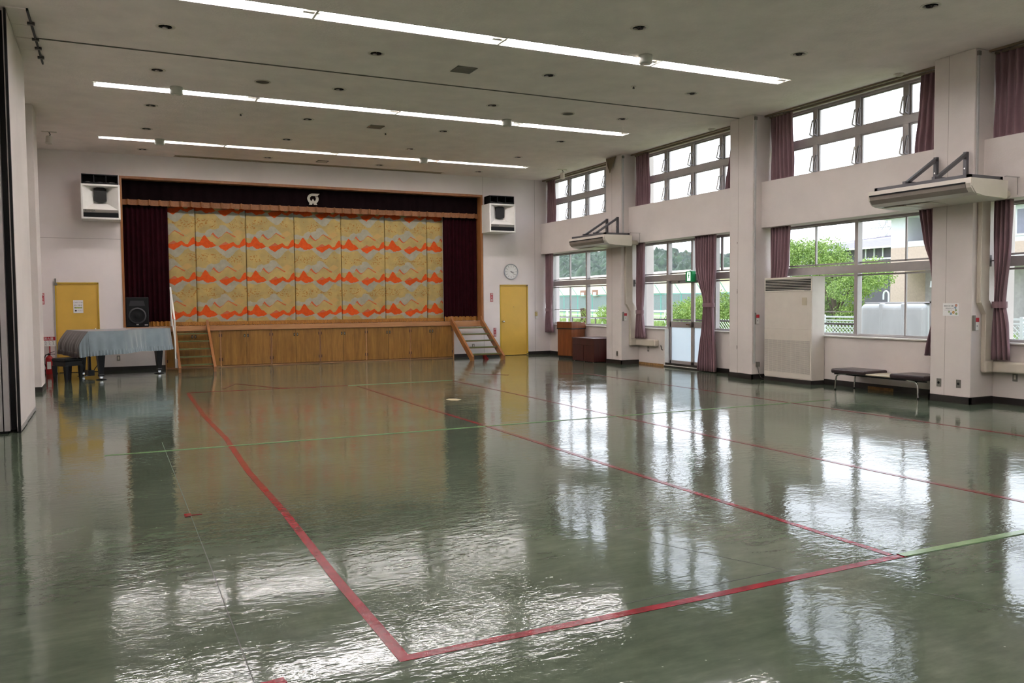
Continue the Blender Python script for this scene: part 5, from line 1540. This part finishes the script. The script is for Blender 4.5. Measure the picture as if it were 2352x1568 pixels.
MB().box(XB-.05, XB-.04, 18.5, 19.68, 3.90, 4.80).build('pane', mat('pane_lilac', srgb(128, 128, 146), .2), wv, True)
wv = MB().box(XB+1.2, XB+1.29, 19.4, 20.1, .2, 2.26).build('door', mat('brown_door', srgb(72, 56, 56), .5), bd, True)
MB().box(XB+1.17, XB+1.2, 19.55, 19.75, 1.3, 1.42).build('door_plate', mat('sky_blue_plate', srgb(110, 180, 220), .5), wv, True)
for z in (3.9, 2.0):
    g = MB().cyl((XB+1.0, 23.95, z+.75), (XB+1.0, 23.95, z+.25), .03, n=8); g.cyl((XB+1.0, 23.95, z+.25), (XB+1.0, 23.95, z-.02), .10, .13, n=12)
    g.build('hanging_lamp', m_bw if z < 3 else m_alud, bd, True)
tag(MB().box(16.4, 17.2, 9.2, 10.24, -.2, .97).build('utility_box', mat('utility_grey', srgb(150, 150, 152), .6)), 'grey utility box outside at the right edge of the view', 'box')
# house with a dark roof
hs = thing('tiled_roof_house', (50, 42, -.2), 'house with a dark sloping roof behind the green tree', 'house')
MB().box(48, 58, 34, 46, -.2, 5.0).build('wall', mat('house_dark', srgb(86, 84, 92), .7), hs, True)
MB().box(47.9, 48.0, 36, 42.0, 4.25, 4.36).build('window_ledge', m_bw, hs, True)
for k in range(9):
    y = 36+.72*k; MB().box(47.9, 48.0, y, y+.07, 4.3, 5.05).build('window_post', m_bw, hs, True)
g = MB()
A = [(47.2, 33, 5.05), (47.2, 43.8, 5.05), (47.2, 52, 5.05)]
g.add([(47.2, 33, 5.08), (47.2, 52, 5.08), (52, 48, 6.0), (52, 40, 6.35), (52, 36, 6.35)], [(0, 4, 3, 2, 1)])
g.add([(47.2, 33, 5.08), (57, 33, 5.08), (52, 36, 6.35)], [(0, 1, 2)]); g.add([(57, 33, 5.08), (57, 52, 5.08), (52, 48, 6.0), (52, 40, 6.35), (52, 36, 6.35)], [(0, 1, 2, 3, 4)])
g.add([(47.2, 52, 5.08), (57, 52, 5.08), (52, 48, 6.0)], [(0, 2, 1)])
g.add([(47.2, 33, 5.08), (57, 33, 5.08), (57, 52, 5.08), (47.2, 52, 5.08)], [(0, 3, 2, 1)])
g.build('roof', mat('roof_tile_purple', srgb(122, 116, 132), .5, var=.08, vscale=4), hs, True)
MB().box(47.1, 47.25, 33, 52, 4.98, 5.10).build('gutter', m_bw, hs, True)
lr = MB(); lr.add([(60, 44, 5.6), (60, 62, 5.4), (66, 62, 7.0), (66, 47, 7.6)], [(0, 3, 2, 1)]); lr.add([(60, 44, -.2), (60, 62, -.2), (60, 62, 5.5), (60, 44, 5.7)], [(0, 3, 2, 1)])
lr.add([(60, 44, -.2), (66, 47, -.2), (66, 47, 7.6), (60, 44, 5.7)], [(0, 1, 2, 3)])
tag(lr.build('pale_roof_hall', mat('pale_metal_roof', srgb(176, 180, 190), .4)), 'low pale metal roof behind the green tree', 'building')
# pylon
py = MB(); bx_, by_ = 150, 125.5
for i in range(7):
    z0, z1 = 6+3*i, 9+3*i; w0, w1 = 1.6-.14*i, 1.6-.14*(i+1)
    c0 = [(bx_-w0, by_-w0, z0), (bx_+w0, by_-w0, z0), (bx_+w0, by_+w0, z0), (bx_-w0, by_+w0, z0)]
    c1 = [(bx_-w1, by_-w1, z1), (bx_+w1, by_-w1, z1), (bx_+w1, by_+w1, z1), (bx_-w1, by_+w1, z1)]
    for k in range(4):
        py.bar(c0[k], c1[k], .1, .1); py.bar(c0[k], c1[(k+1) % 4], .06, .06); py.bar(c0[(k+1) % 4], c1[k], .06, .06); py.bar(c1[k], c1[(k+1) % 4], .06, .06)
for k in range(4):
    sx_, sy_ = ((-1, -1), (1, -1), (1, 1), (-1, 1))[k]; py.bar((bx_+2.2*sx_, by_+2.2*sy_, -.2), (bx_+1.6*sx_, by_+1.6*sy_, 6), .12, .12)
for z in (17, 21): py.bar((bx_, by_-4, z), (bx_, by_+4, z), .12, .12)
tag(py.build('power_pylon', mat('pylon_grey', srgb(150, 154, 162), .5)), 'lattice power pylon far away against the sky', 'pylon')
